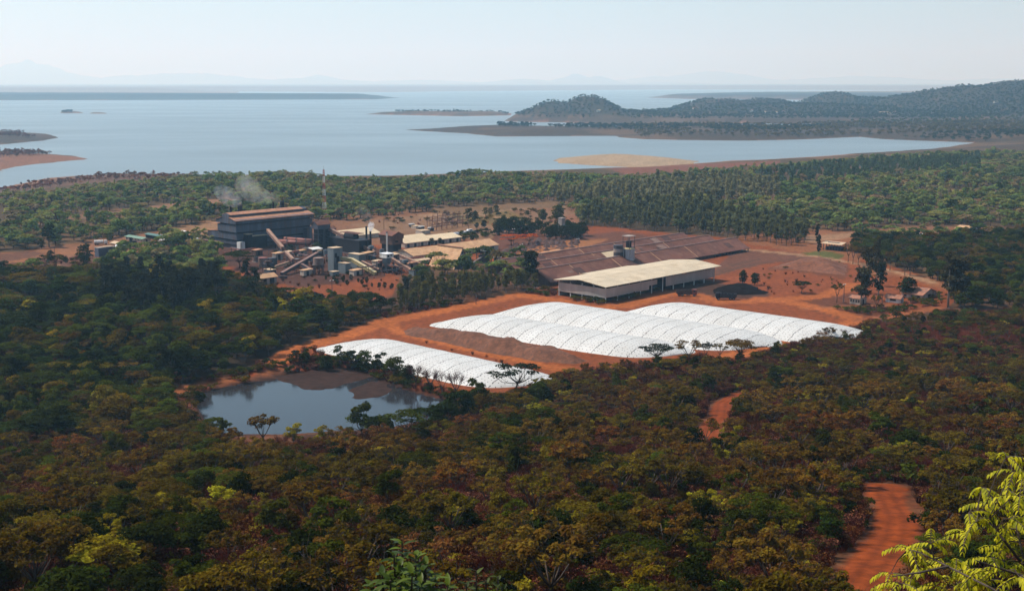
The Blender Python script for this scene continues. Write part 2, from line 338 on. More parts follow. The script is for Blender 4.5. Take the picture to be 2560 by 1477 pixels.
def soil(x, y, z):
    D = np.hypot(x, y); n = x.shape[0]
    c = np.empty((n, 3)); c[:] = (.13, .10, .052)
    big = fbm(x / 70, y / 70, 41); wx, wy = x + 3 * (vnoise(x / 5.3 + 9, y / 6.1, 44) - .5), y + 3 * (vnoise(x / 6.7, y / 4.9 + 5, 45) - .5)
    mid = fbm((.83 * wx - .55 * wy) / 14, (.55 * wx + .83 * wy) / 14, 43); fine = fbm((.62 * wx + .78 * wy) / 2.6, (.62 * wy - .78 * wx) / 2.6, 47)
    def mix(mask, colr): c[:] = c * (1 - mask[:, None]) + np.array(colr) * mask[:, None]
    mix(sstep(.45, .62, big) * .8, (.25, .17, .10))
    nr = sstep(640, 420, D); mix(nr, (.105, .050, .027)); mix(nr * sstep(.5, .64, mid) * .85, (.20, .078, .036)); mix(nr * sstep(.56, .7, fine) * .6, (.27, .15, .08))
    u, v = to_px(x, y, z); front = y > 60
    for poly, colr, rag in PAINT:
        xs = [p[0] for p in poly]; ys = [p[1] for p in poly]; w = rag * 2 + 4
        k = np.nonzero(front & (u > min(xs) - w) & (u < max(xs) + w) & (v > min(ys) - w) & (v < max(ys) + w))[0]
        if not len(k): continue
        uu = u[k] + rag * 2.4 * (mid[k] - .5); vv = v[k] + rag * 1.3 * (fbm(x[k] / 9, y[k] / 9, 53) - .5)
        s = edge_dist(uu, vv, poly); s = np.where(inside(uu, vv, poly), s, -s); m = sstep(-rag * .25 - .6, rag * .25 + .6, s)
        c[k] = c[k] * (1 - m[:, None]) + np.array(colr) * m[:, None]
    for pl, w, colr in ROADS_W:
        xs = [p[0] for p in pl]; ys = [p[1] for p in pl]
        k = np.nonzero((x > min(xs) - 25) & (x < max(xs) + 25) & (y > min(ys) - 25) & (y < max(ys) + 25))[0]
        if not len(k): continue
        d = edge_dist(x[k], y[k], pl, False) + (2.2 if w != 5.4 else 3.2) * (mid[k] - .5) + 1.6 * (fine[k] - .5); m = sstep(w * .5 + .7, w * .5 - .7, d)
        c[k] = c[k] * (1 - m[:, None]) + np.array(colr) * m[:, None]
    for pl, w, colr in ROADS_W[-len(TRACK):]:
        k = np.nonzero(D < 340)[0]; d = edge_dist(x[k], y[k], pl, False); c[k] *= (1 - .30 * np.exp(-((d - .95) / .38) ** 2) * (.4 + .6 * mid[k]) + .14 * np.exp(-(d / .35) ** 2) + .12 * np.exp(-((d - 2.0) / .5) ** 2) * (fine[k] > .5))[:, None]
    # shores, sand bank, islands, lake flats, mud of the pond
    hz = sstep(1.6, .5, z - ZL) * (D > 900); mix(hz, (.40, .24, .16))
    far = np.nonzero(D > 900)[0]; xf, yf = x[far], y[far]
    for i, colr in ((1, (.56, .50, .38)), (2, (.34, .19, .13)), (3, (.36, .20, .13)), (7, (.10, .10, .07))):
        s = signed(xf, yf, LANDS_W[i][0]); m = sstep(-8, 3, s)[:, None]; c[far] = c[far] * (1 - m) + np.array(colr) * m
    flat = (D > 1760) & (D < 3500) & (z < 3) & (z > ZL); mix(flat * .85, (.095, .074, .046)); mix(flat * sstep(.52, .6, fbm(x / 220, y / 60, 61)) * .55, (.26, .19, .12)); mix(flat * sstep(.55, .5, fbm(x / 260, y / 60, 67)) * sstep(.5, .56, fbm(x / 260, y / 70, 68)), (.10, .085, .07))
    hill = sstep(3, 12, z) * (D > 2400); mix(hill * .95, (.060, .055, .022)); mix(hill * sstep(.66, .74, mid) * .4, (.2, .12, .07))
    mix((D > 9500) * .9, (.40, .36, .28))  # farthest land paled in colour so it fades into the haze
    pn = np.nonzero((D > 250) & (D < 500))[0]
    for poly in MUD_W + [POND_W]:
        s = signed(x[pn], y[pn], poly); m = sstep(-4, 0, s)[:, None]; c[pn] = c[pn] * (1 - m) + np.array((.075, .048, .042)) * m
    c *= np.where((D > 340) & (D < 1000), 1, 1.15)[:, None] * np.array((.41, .32, .255))
    c *= (.8 + .4 * fine)[:, None] * (.85 + .3 * mid)[:, None]
    return np.clip(c, 0, 1)
def make_ground():
    az = np.concatenate([np.arange(-180, -60, 6.), np.arange(-60, -27, 1.5), np.arange(-27, 27.01, .062), np.arange(28, 60, 1.5), np.arange(60, 180, 6.)])
    Ds = [.6]
    while Ds[-1] < 60000:
        d = Ds[-1]; Ds.append(d * (1.05 if d < 85 else 1.0085 if d < 1500 else 1.010 if d < 9000 else 1.025))
    Ds = np.array(Ds); na, nd = len(az), len(Ds)
    A, DD = np.meshgrid(np.radians(az), Ds); x = (np.sin(A) * DD).ravel(); y = (np.cos(A) * DD).ravel()
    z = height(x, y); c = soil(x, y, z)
    me = bpy.data.meshes.new('ground'); me.vertices.add(na * nd + 1)
    me.vertices.foreach_set('co', np.concatenate([np.stack([x, y, z], 1).ravel(), [0, 0, 88.3]]))
    i = np.arange(nd - 1)[:, None] * na + np.arange(na)[None, :]; j = np.arange(nd - 1)[:, None] * na + (np.arange(na)[None, :] + 1) % na
    q = np.stack([i, i + na, j + na, j], 2).reshape(-1, 4)
    t = np.stack([np.full(na, na * nd), np.arange(na), (np.arange(na) + 1) % na], 1)
    nq = len(q); me.loops.add(nq * 4 + na * 3); me.loops.foreach_set('vertex_index', np.concatenate([q.ravel(), t.ravel()]).astype(np.int32))
    me.polygons.add(nq + na)
    me.polygons.foreach_set('loop_start', np.concatenate([np.arange(nq) * 4, nq * 4 + np.arange(na) * 3]).astype(np.int32))
    me.polygons.foreach_set('use_smooth', np.ones(nq + na, bool))
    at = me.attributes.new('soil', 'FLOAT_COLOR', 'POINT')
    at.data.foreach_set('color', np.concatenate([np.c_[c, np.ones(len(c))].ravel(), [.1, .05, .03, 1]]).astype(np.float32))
    me.update(calc_edges=True); me.validate()
    m, nt, b = nodes_of('ground'); N = nt.nodes; L = nt.links
    a = N.new('ShaderNodeAttribute'); a.attribute_name = 'soil'
    tc = N.new('ShaderNodeTexCoord')
    n = N.new('ShaderNodeTexNoise'); n.inputs['Scale'].default_value = .5; n.inputs['Detail'].default_value = 10; n.inputs['Roughness'].default_value = .7
    L.new(tc.outputs['Object'], n.inputs['Vector'])
    mr = N.new('ShaderNodeMapRange'); mr.inputs[1].default_value = .3; mr.inputs[2].default_value = .7; mr.inputs[3].default_value = .50; mr.inputs[4].default_value = 1.45; L.new(n.outputs[0], mr.inputs[0])
    mx = N.new('ShaderNodeVectorMath'); mx.operation = 'SCALE'; L.new(a.outputs['Color'], mx.inputs[0]); L.new(mr.outputs[0], mx.inputs['Scale']); L.new(mx.outputs[0], b.inputs['Base Color'])
    bp = N.new('ShaderNodeBump'); bp.inputs['Strength'].default_value = .4; bp.inputs['Distance'].default_value = .2; L.new(n.outputs[0], bp.inputs['Height']); L.new(bp.outputs[0], b.inputs['Normal'])
    b.inputs['Roughness'].default_value = .95; b.inputs['Specular IOR Level'].default_value = .1
    me.materials.append(m)
    o = bpy.data.objects.new('ground', me); col.objects.link(o); tag(o, 'red dirt and scrub land sloping down to the plain and lake shore', 'ground', kind='structure')
make_ground()

def water_mat(name, c, rough, scale, dist):
    m, nt, b = nodes_of(name); N = nt.nodes; L = nt.links
    b.inputs['Base Color'].default_value = (*c, 1); b.inputs['Roughness'].default_value = rough; b.inputs['Specular IOR Level'].default_value = .5; b.inputs['IOR'].default_value = 1.33
    tc = N.new('ShaderNodeTexCoord'); mp = N.new('ShaderNodeMapping'); mp.inputs['Scale'].default_value = (1, 2.2, 1); L.new(tc.outputs['Object'], mp.inputs[0])
    n = N.new('ShaderNodeTexNoise'); n.inputs['Scale'].default_value = scale; n.inputs['Detail'].default_value = 4; L.new(mp.outputs[0], n.inputs['Vector'])
    bp = N.new('ShaderNodeBump'); bp.inputs['Strength'].default_value = .25; bp.inputs['Distance'].default_value = dist; L.new(n.outputs[0], bp.inputs['Height']); L.new(bp.outputs[0], b.inputs['Normal'])
    n2 = N.new('ShaderNodeTexNoise'); n2.inputs['Scale'].default_value = scale * .03; n2.inputs['Detail'].default_value = 5; L.new(mp.outputs[0], n2.inputs['Vector'])
    mr = N.new('ShaderNodeMapRange'); mr.inputs[1].default_value = .35; mr.inputs[2].default_value = .65; mr.inputs[3].default_value = rough * .85; mr.inputs[4].default_value = rough * 1.2; L.new(n2.outputs[0], mr.inputs[0]); L.new(mr.outputs[0], b.inputs['Roughness'])
    return m
w = MB(); ring = [(math.sin(a * .1) , math.cos(a * .1)) for a in range(-16, 17)]
w.poly([(math.sin(R(a)) * 42000, math.cos(R(a)) * 42000, ZL) for a in range(60, -61, -4)] + [(math.sin(R(a)) * 700, math.cos(R(a)) * 700, ZL) for a in range(-60, 61, 4)])
tag(w.build('lake', water_mat('lake_water', (.15, .19, .21), .38, .06, .02)), 'wide pale blue lake reaching to the hazy horizon', 'lake', kind='structure')
def pond(name, poly, label):
    w = MB(); cx = sum(p[0] for p in poly) / len(poly); cyy = sum(p[1] for p in poly) / len(poly)
    w.poly([(cx + (x - cx) * 1.05, cyy + (y - cyy) * 1.05, ZP) for x, y in poly][::-1])
    tag(w.build(name, MATS.get('pond') or MATS.setdefault('pond', water_mat('pond_water', (.022, .021, .024), .07, 1.2, .03))), label, 'pond', kind='structure')
pond('pond_water', POND_W, 'dark still settling pond with a brown mud flat')
pond('inlet_water', INLET_W, 'small blue inlet between trees at the left edge')
# ---------------------------------------------------------------- the air
hz = MB(); hz.box(-50000, 50000, -900, 62000, ZL - 6, 1500)
hm = bpy.data.materials.new('haze'); hm.use_nodes = True; ht = hm.node_tree; ht.nodes.clear()
ho = ht.nodes.new('ShaderNodeOutputMaterial'); hv = ht.nodes.new('ShaderNodeVolumePrincipled')
hv.inputs['Color'].default_value = (.42, .74, 1.0, 1); hv.inputs['Absorption Color'].default_value = (1, 1, 1, 1); hv.inputs['Density'].default_value = .0001; hv.inputs['Anisotropy'].default_value = .25
ht.links.new(hv.outputs[0], ho.inputs['Volume'])
tag(hz.build('haze', hm), 'pale blue dry season haze over the lake', 'haze', kind='stuff')
# ---------------------------------------------------------------- trees
def leaf_mat(name, trans=.35):
    """foliage: each tree carries its own leaf colour in 'tint'; leaves vary a little around it"""
    m = bpy.data.materials.new(name); m.use_nodes = True; nt = m.node_tree; nt.nodes.clear(); N = nt.nodes; L = nt.links
    o = N.new('ShaderNodeOutputMaterial'); a = N.new('ShaderNodeAttribute'); a.attribute_type = 'INSTANCER'; a.attribute_name = 'tint'
    v = N.new('ShaderNodeAttribute'); v.attribute_type = 'GEOMETRY'; v.attribute_name = 'leaf'
    mr = N.new('ShaderNodeMapRange'); mr.inputs[3].default_value = .45; mr.inputs[4].default_value = 1.6; L.new(v.outputs['Fac'], mr.inputs[0])
    hs = N.new('ShaderNodeHueSaturation'); h2 = N.new('ShaderNodeMapRange'); h2.inputs[3].default_value = .475; h2.inputs[4].default_value = .525; L.new(v.outputs['Fac'], h2.inputs[0])
    L.new(h2.outputs[0], hs.inputs['Hue']); L.new(mr.outputs[0], hs.inputs['Value']); L.new(a.outputs['Color'], hs.inputs['Color'])
    d = N.new('ShaderNodeBsdfDiffuse'); t = N.new('ShaderNodeBsdfTranslucent'); L.new(hs.outputs[0], d.inputs[0]); 
    g = N.new('ShaderNodeHueSaturation'); g.inputs['Hue'].default_value = .485; g.inputs['Value'].default_value = 1.25; L.new(hs.outputs[0], g.inputs['Color']); L.new(g.outputs[0], t.inputs[0])
    x = N.new('ShaderNodeMixShader'); x.inputs[0].default_value = trans; L.new(d.outputs[0], x.inputs[1]); L.new(t.outputs[0], x.inputs[2])
    L.new(x.outputs[0], o.inputs['Surface']); return m
LEAF = leaf_mat('leaves'); TWIG = leaf_mat('twigs', .05)
BARK = mat('bark', (.075, .055, .042), .95, .4, 2.5); PALEBARK = mat('pale_bark', (.30, .25, .20), .9, .4, 2.0)

def leaf_cloud(name, clumps, per, size, mt, r, up=.5, aspect=.55, shell=.55, jit=1.0):
    """clumps (x,y,z,rx,rz); leaves are small folded rhombi spread through the upper part of each clump"""
    C = np.array(clumps); k = np.repeat(np.arange(len(C)), per); n = len(k)
    d = r.normal(size=(n, 3)); d /= np.linalg.norm(d, axis=1)[:, None]; d[:, 2] = np.where(d[:, 2] < -.25, -d[:, 2] * .6, d[:, 2])
    rad = shell + (1.08 - shell) * r.random(n) ** .6
    p = C[k, :3] + d * rad[:, None] * np.stack([C[k, 3], C[k, 3], C[k, 4]], 1)
    nr = d * .7 + np.array([0, 0, up]) + r.normal(size=(n, 3)) * .55 * jit; nr /= np.linalg.norm(nr, axis=1)[:, None]
    a = np.cross(nr, r.normal(size=(n, 3))); a /= np.linalg.norm(a, axis=1)[:, None] + 1e-9; b = np.cross(nr, a)
    s = size * (.6 + .8 * r.random(n))[:, None]
    v = np.stack([p - a * s, p + b * s * aspect + nr * s * .12, p + a * s, p - b * s * aspect + nr * s * .12], 1).reshape(-1, 3)
    me = bpy.data.meshes.new(name); me.vertices.add(n * 4); me.vertices.foreach_set('co', v.ravel())
    me.loops.add(n * 4); me.loops.foreach_set('vertex_index', np.arange(n * 4, dtype=np.int32)); me.polygons.add(n); me.polygons.foreach_set('loop_start', np.arange(n, dtype=np.int32) * 4)
    at = me.attributes.new('leaf', 'FLOAT', 'POINT'); ck = r.random(len(C))
    at.data.foreach_set('value', np.repeat(np.clip(.55 * r.random(n) + .45 * ck[k], 0, 1), 4).astype(np.float32))
    me.materials.append(mt); me.update(calc_edges=True); return me
def mesh_of(mb, name, mts):
    o = mb.build(name, mts, smooth=True); me = o.data; bpy.data.objects.remove(o); return me
def trunk_to(clumps, hub, base_r, r, lean=.0, n=5, every=1):
    mb = MB(); hub = Vector(hub)
    mb.tube([(0, 0, -.4), (lean * .3, 0, hub.z * .5), hub], [base_r * 1.25, base_r * .9, base_r * .7], 6)
    for c in clumps[::every]:
        e = Vector(c[:3]) - Vector((0, 0, c[4] * .2)); mid = hub.lerp(e, .5) + Vector((r.normal() * .12, r.normal() * .12, -.1)) * (e - hub).length
        mb.tube([hub - Vector((0, 0, base_r)), mid, e], [base_r * .45, base_r * .28, base_r * .1], n - 1)
    return mb
def tree_round(seed, nc=18, per=95, leaf=.22):
    r = np.random.default_rng(seed); cl = []
    for i in range(nc):
        t = i / nc; w = i * 2.4 + r.random(); q = math.sqrt(t) * 2.35
        cl.append((math.cos(w) * q, math.sin(w) * q, 5.2 - 1.9 * t * t - r.random() * .8 - (1.1 if i % 4 == 3 else 0), .75 + .45 * r.random(), .5 + .25 * r.random()))
    return leaf_cloud('crown', cl, per, leaf, LEAF, r), mesh_of(trunk_to(cl, (.2, .1, 2.2), .2, r), 'trunk', BARK)
def tree_umbrella(seed, nc=20, per=85, leaf=.2):
    r = np.random.default_rng(seed); cl = []
    for i in range(nc):
        w = i * 2.4 + r.random() * .6; q = .4 + 2.9 * math.sqrt((i + .5) / nc); z = 4.9 - .05 * q * q - r.random() * .55 - (1.0 if i % 5 == 4 else 0)
        cl.append((math.cos(w) * q, math.sin(w) * q, z, .8 + .4 * r.random(), .26 + .14 * r.random()))
    return leaf_cloud('crown', cl, per, leaf, LEAF, r, up=1.0), mesh_of(trunk_to(cl, (.25, 0, 1.9), .17, r), 'trunk', BARK)
def tree_clumpy(seed, nc=11, per=120, leaf=.23):
    r = np.random.default_rng(seed); cl = []
    for i in range(nc):
        w = r.random() * 6.28; z = 2.2 + 3.9 * (i + .5) / nc; q = (1.9 - .22 * abs(z - 3.6)) * (.35 + .75 * r.random())
        cl.append((math.cos(w) * q, math.sin(w) * q, z, .65 + .5 * r.random(), .5 + .3 * r.random()))
    return leaf_cloud('crown', cl, per, leaf, LEAF, r), mesh_of(trunk_to(cl, (.1, .1, 2.0), .16, r), 'trunk', BARK)
def tree_sparse(seed, nc=26, per=26, leaf=.17):
    """thin dry season crown: many fine limbs showing through few leaves"""
    r = np.random.default_rng(seed); cl = []; mb = MB(); hub = Vector((.15, 0, 1.7))
    mb.tube([(0, 0, -.4), (.05, 0, .9), hub], [.2, .15, .12], 6)
    for k in range(6):
        w = k * 1.05 + r.random() * .5; e = hub + Vector((math.cos(w) * 1.25, math.sin(w) * 1.25, 1.5 + r.random() * .6))
        mb.tube([hub, hub.lerp(e, .5) + Vector((0, 0, -.15)), e], [.085, .065, .045], 4)
        for j in range(5):
            g = e + Vector((math.cos(w + r.normal() * .8) * (.3 + 1.0 * r.random()), math.sin(w + r.normal() * .8) * (.3 + 1.0 * r.random()), .3 + 1.1 * r.random()))
            mb.tube([e, e.lerp(g, .6) + Vector((0, 0, .1)), g], [.04, .03, .016], 3)
            cl.append((g.x, g.y, g.z, .5, .32))
            for q in range(4):
                h = g + Vector(r.normal(size=3)) * .45 + Vector((0, 0, .2)); mb.tube([e.lerp(g, .7), h], [.02, .010], 3, cap=False)
    return leaf_cloud('crown', cl, per, leaf, LEAF, r, up=.8), mesh_of(mb, 'trunk', BARK)
def tree_bare(seed, stems=6):
    """leafless grey-brown tree: trunk, limbs, and a haze of twigs (the twigs are the crown)"""
    r = np.random.default_rng(seed); mb = MB(); tw = MB(); hub = Vector((0, 0, 1.3))
    mb.tube([(0, 0, -.4), (.1, 0, .7), hub], [.16, .12, .1], 6)
    for k in range(stems):
        w = k * 6.28 / stems + r.random(); e = hub + Vector((math.cos(w) * .9, math.sin(w) * .9, 1.3 + r.random() * .5))
        mb.tube([hub, hub.lerp(e, .5), e], [.07, .055, .04], 4)
        for j in range(7):
            g = e + Vector((math.cos(w + r.normal() * .9) * (.2 + .9 * r.random()), math.sin(w + r.normal() * .9) * (.2 + .9 * r.random()), .3 + 1.0 * r.random()))
            tw.tube([e.lerp(hub, .2 * r.random()), e.lerp(g, .5) + Vector(r.normal(size=3)) * .06, g], [.03, .022, .014], 3, cap=False)
            for q in range(7):
                b = e.lerp(g, .3 + .7 * r.random()); h = b + Vector(r.normal(size=3)) * .33 + Vector((0, 0, .28)); tw.tube([b, h], [.016, .009], 3, cap=False)
    return mesh_of(tw, 'crown', TWIG), mesh_of(mb, 'trunk', BARK)
def tree_gum(seed, h=16., wide=1.0, nc=22, per=80, leaf=.4):
    """tall plantation gum: straight pale trunk, narrow ragged crown in stacked clumps"""
    r = np.random.default_rng(seed); cl = []
    for i in range(nc):
        t = (i + .5) / nc; z = h * (.30 + .68 * t); q = wide * (2.5 * math.sin(min(1, t * 1.25 + .12) * 2.6) + .25) * (.3 + .7 * r.random()); w = r.random() * 6.28
        cl.append((math.cos(w) * q, math.sin(w) * q, z, wide * (1.0 + .8 * r.random()), .8 + .6 * r.random()))
    mb = MB(); mb.tube([(0, 0, -.4), (.12, .05, h * .35), (-.1, .1, h * .7), (0, 0, h * .95)], [.30, .22, .14, .05], 6)
    for c in cl[::2]: mb.tube([(0, 0, c[2] - 1.6), (c[0] * .9, c[1] * .9, c[2])], [.09, .03], 4)
    return leaf_cloud('crown', cl, per, leaf, LEAF, r, up=.25), mesh_of(mb, 'trunk', PALEBARK)
def tree_ball(seed, nc=16, per=95, leaf=.22):
    '''dense bushy crown almost down to the ground'''
    r = np.random.default_rng(seed); cl = []
    for i in range(nc):
        t = (i + .5) / nc; z = .9 + 3.9 * t; q = 1.75 * math.sin(.35 + 2.5 * t) * (.45 + .6 * r.random()); w = i * 2.4 + r.random()
        cl.append((math.cos(w) * q, math.sin(w) * q, z, .8 + .4 * r.random(), .6 + .3 * r.random()))
    return leaf_cloud('crown', cl, per, leaf, LEAF, r), mesh_of(trunk_to(cl, (.1, 0, 1.0), .18, r), 'trunk', BARK)
def bush_twig(seed, n=46):
    r = np.random.default_rng(seed); tw = MB()
    for k in range(n):
        w = r.random() * 6.28; q = .25 + .75 * r.random(); b = Vector((math.cos(w) * .25 * r.random(), math.sin(w) * .25 * r.random(), -.15)); e = Vector((math.cos(w) * q, math.sin(w) * q, .7 + .8 * r.random()))
        tw.tube([b, b.lerp(e, .5) + Vector((0, 0, .18)), e], [.028, .02, .010], 3, cap=False)
        for q in range(3):
            s = b.lerp(e, .5 + .45 * r.random()); tw.tube([s, s + Vector(r.normal(size=3)) * .22 + Vector((0, 0, .12))], [.014, .007], 3, cap=False)
    a = mesh_of(tw, 'stems', TWIG); cl = [(math.cos(w) * .45, math.sin(w) * .45, .95 + .3 * r.random(), .45, .3) for w in (0, 1.3, 2.6, 3.9, 5.1)]
    return leaf_cloud('leaves', cl, 14, .1, LEAF, r), a
def bush_leafy(seed):
    r = np.random.default_rng(seed); cl = [(r.normal() * .55, r.normal() * .55, .5 + .6 * r.random(), .45 + .3 * r.random(), .35 + .2 * r.random()) for _ in range(8)]
    return leaf_cloud('leaves', cl, 60, .15, LEAF, r), mesh_of(trunk_to(cl, (0, 0, .25), .05, r), 'stems', BARK)
def grass_tuft(seed, n=70):
    r = np.random.default_rng(seed); mb = MB()
    for k in range(n):
        w = r.random() * 6.28; q = r.random(); b = Vector((math.cos(w) * q * .7, math.sin(w) * q * .7, -.1)); t = b + Vector((r.normal() * .22, r.normal() * .22, .7 + .7 * r.random())); s = Vector((math.sin(w), -math.cos(w), 0)) * .035
        i = len(mb.v); mb.v += [tuple(b - s), tuple(b + s), tuple(t)]; mb.f.append((i, i + 1, i + 2)); mb.m.append(0)
    return mesh_of(mb, 'blades', TWIG), None

SHAPES = {  # kind -> list of (crown mesh, trunk mesh)
 'round': [tree_round(1), tree_round(2, 22), tree_round(3, 14)],
 'umbrella': [tree_umbrella(4), tree_umbrella(5, 26), tree_umbrella(6, 15)],
 'clumpy': [tree_clumpy(7), tree_clumpy(8, 8), tree_clumpy(9, 14)],
 'sparse': [tree_sparse(10), tree_sparse(11, 34, 34), tree_sparse(12, 30, 60), tree_sparse(33, 40, 44)],
 'ball': [tree_ball(40), tree_ball(41, 20), tree_ball(42, 12)],
 'bare': [tree_bare(13), tree_bare(14, 8), tree_bare(15, 4)],
 'gum': [tree_gum(16), tree_gum(17, 14), tree_gum(18, 17, .8), tree_gum(19, 13, 1.25)],
 'far': [tree_round(21, 12, 34, .5), tree_umbrella(22, 12, 34, .5), tree_clumpy(23, 8, 40, .5), tree_round(24, 15, 30, .5)],
 'twig': [bush_twig(25), bush_twig(26, 60)], 'leafy': [bush_leafy(27), bush_leafy(28), bush_leafy(29)], 'grass': [grass_tuft(30), grass_tuft(31, 40)],
}
def plant(name, shape, k, x, y, s, tint, label, cat, group=None, rz=None, z=None, sxy=1.0):
    cr, tr = SHAPES[shape][k % len(SHAPES[shape])]
    o = empty(name, (x, y, (H(x, y) if z is None else z) - .05), rng.random() * 6.28 if rz is None else rz, label, cat, group); o.scale = (s * sxy, s * sxy, s)
    c = bpy.data.objects.new('crown' if shape not in ('twig', 'leafy', 'grass') else 'leaves', cr); col.objects.link(c); c.parent = o; c['tint'] = tuple(tint)
    if tr:
        t = bpy.data.objects.new('trunk' if shape not in ('twig', 'leafy') else 'stems', tr); col.objects.link(t); t.parent = o; t['tint'] = tuple(tint)
    return o
def scatter(name, protos, pts, rz, sc, ix, tint, label, cat):
    """a countless growth as ONE object: every point carries a copy of one of the plants standing in the scene"""
    n = len(pts); me = bpy.data.meshes.new(name); me.vertices.add(n); me.vertices.foreach_set('co', np.asarray(pts, np.float32).ravel())
    for nm, ty, key, arr in (('rot', 'FLOAT_VECTOR', 'vector', np.stack([np.zeros(n), np.zeros(n), rz], 1)), ('siz', 'FLOAT_VECTOR', 'vector', sc), ('pick', 'INT', 'value', ix), ('tint', 'FLOAT_COLOR', 'color', np.c_[tint, np.ones(n)])):
        a = me.attributes.new(nm, ty, 'POINT'); a.data.foreach_set(key, np.asarray(arr, np.int32 if ty == 'INT' else np.float32).ravel())
    o = bpy.data.objects.new(name, me); col.objects.link(o); tag(o, label, cat, kind='stuff')
    g = bpy.data.node_groups.new(name, 'GeometryNodeTree'); g.interface.new_socket('Geometry', in_out='INPUT', socket_type='NodeSocketGeometry'); g.interface.new_socket('Geometry', in_out='OUTPUT', socket_type='NodeSocketGeometry')
    N = g.nodes; L = g.links; gi = N.new('NodeGroupInput'); go = N.new('NodeGroupOutput'); jn = N.new('GeometryNodeJoinGeometry')
    def named(nm, ty):
        a = N.new('GeometryNodeInputNamedAttribute'); a.data_type = ty; a.inputs[0].default_value = nm; return a.outputs[0]
    rt, sz, pk = named('rot', 'FLOAT_VECTOR'), named('siz', 'FLOAT_VECTOR'), named('pick', 'INT')
    for k, root in enumerate(protos):
        cmp = N.new('FunctionNodeCompare'); cmp.data_type = 'INT'; cmp.operation = 'EQUAL'; L.new(pk, cmp.inputs['A'] if 'A' in cmp.inputs else cmp.inputs[2])
        [i for i in cmp.inputs if i.type == 'INT'][1].default_value = k
        L.new(pk, [i for i in cmp.inputs if i.type == 'INT'][0])
        for ch in root.children:
            oi = N.new('GeometryNodeObjectInfo'); oi.inputs['Object'].default_value = ch
            ip = N.new('GeometryNodeInstanceOnPoints'); L.new(gi.outputs[0], ip.inputs['Points']); L.new(cmp.outputs[0], ip.inputs['Selection']); L.new(oi.outputs['Geometry'], ip.inputs['Instance']); L.new(rt, ip.inputs['Rotation']); L.new(sz, ip.inputs['Scale'])
            L.new(ip.outputs[0], jn.inputs[0])
    L.new(jn.outputs[0], go.inputs[0])
    md = o.modifiers.new('plants', 'NODES'); md.node_group = g
    return o
# ---------------------------------------------------------------- woodland: where every plant stands
TINT = {'dark': (.020, .028, .004), 'green': (.046, .055, .005), 'olive': (.088, .062, .006), 'lime': (.21, .17, .010), 'rust': (.125, .050, .014), 'brown': (.112, .064, .010), 'grey': (.155, .060, .032), 'straw': (.42, .17, .06)}
WORD = {'dark': 'dark green', 'green': 'mid green', 'olive': 'olive green', 'lime': 'bright yellow-green', 'rust': 'rusty brown', 'brown': 'brownish olive', 'grey': 'grey-brown', 'straw': 'straw coloured'}
LEFTF = [(-900,690),(-60,690),(560,700),(690,750),(880,768),(1000,772),(900,800),(780,848),(700,880),(560,930),(440,960),(425,1085),(150,1110),(-900,1200)]
GUMS = [  # outline on the ground, spacing, height factor, tint, word
 ([(1440,566),(1470,540),(1600,520),(1750,522),(1900,555),(2015,585),(2015,615),(1940,614),(1830,598),(1700,582),(1560,574)], 6.6, .74, (.115,.115,.042), 'behind the long brown sheds'),
 ([(1360,492),(1700,462),(1920,466),(1960,495),(1830,512),(1600,515),(1400,516)], 8., .8, (.21,.19,.085), ''),
 ([(1880,440),(2100,418),(2300,408),(2450,398),(2450,425),(2200,448),(1950,468)], 9., .62, (.085,.115,.05), ''),
 ([(262,712),(400,708),(545,712),(552,755),(470,792),(330,800),(255,750)], 5.6, .78, (.026,.028,.013), 'left of the ore yard'),
 ([(1000,748),(1040,722),(1100,716),(1200,714),(1290,706),(1345,722),(1335,732),(1190,756),(1060,778),(1000,782)], 4.4, .56, (.10,.088,.022), 'between the plant and the dirt road'),
]
FIELDS = [p for p, c, r in PAINT if c in ((.42,.27,.17),(.36,.23,.14),(.34,.25,.14),(.40,.26,.16),(.30,.21,.12),(.38,.21,.12),(.50,.33,.19))]
def jitter(x0, x1, y0, y1, s):
    X, Y = np.meshgrid(np.arange(x0, x1, s), np.arange(y0, y1, s)); X = X.ravel(); Y = Y.ravel()
    return X + (rng.random(len(X)) - .5) * s * .95, Y + (rng.random(len(Y)) - .5) * s * .95
def frame(x, y, lo=-160, hi=2720, vmax=1640):
    z = height(x, y); u, v = to_px(x, y, z); k = (u > lo) & (u < hi) & (v < vmax) & (y > 60); return x[k], y[k], z[k], u[k], v[k]
def clear_of(x, y, u, v, road=1.5):
    ok = np.ones(len(x), bool)
    ok &= ~inside(u, v, SITE)
    for pl, w, c in ROADS_W: ok &= edge_dist(x, y, pl, False) > w * .5 + road + (1.0 if c == (.36, .088, .016) else 0)
    for p in [POND_W, INLET_W] + MUD_W: ok &= signed(x, y, p) < -3.0
    return ok
TREES = []        # (x, y, z, shape, variant, scale, tint name, tint, zone)
def put(x, y, z, shape, s, tn, zone, j=.42):
    t = np.array(TINT[tn]) * (1 + j * (rng.random() - .5) * 2) * (1 + .16 * (rng.random(3) - .5)); TREES.append((x, y, z, shape, int(rng.integers(0, 4)), s, tn, t, zone))
TALL = {'round': 5.9, 'umbrella': 5.3, 'clumpy': 6.5, 'sparse': 4.7, 'bare': 4.2, 'far': 6.0, 'gum': 16.0, 'ball': 5.6, 'twig': 1.4}
LAKE_EDGE = ((-200,490),(0,478),(200,462),(330,446),(480,429),(620,430),(700,424),(800,433),(900,441),(1100,436),(1190,419),(1250,427),(1400,429),(1560,432),(1700,426),(1760,419),(1850,413),(2000,403),(2200,387),(2330,379),(2560,367),(2800,360))
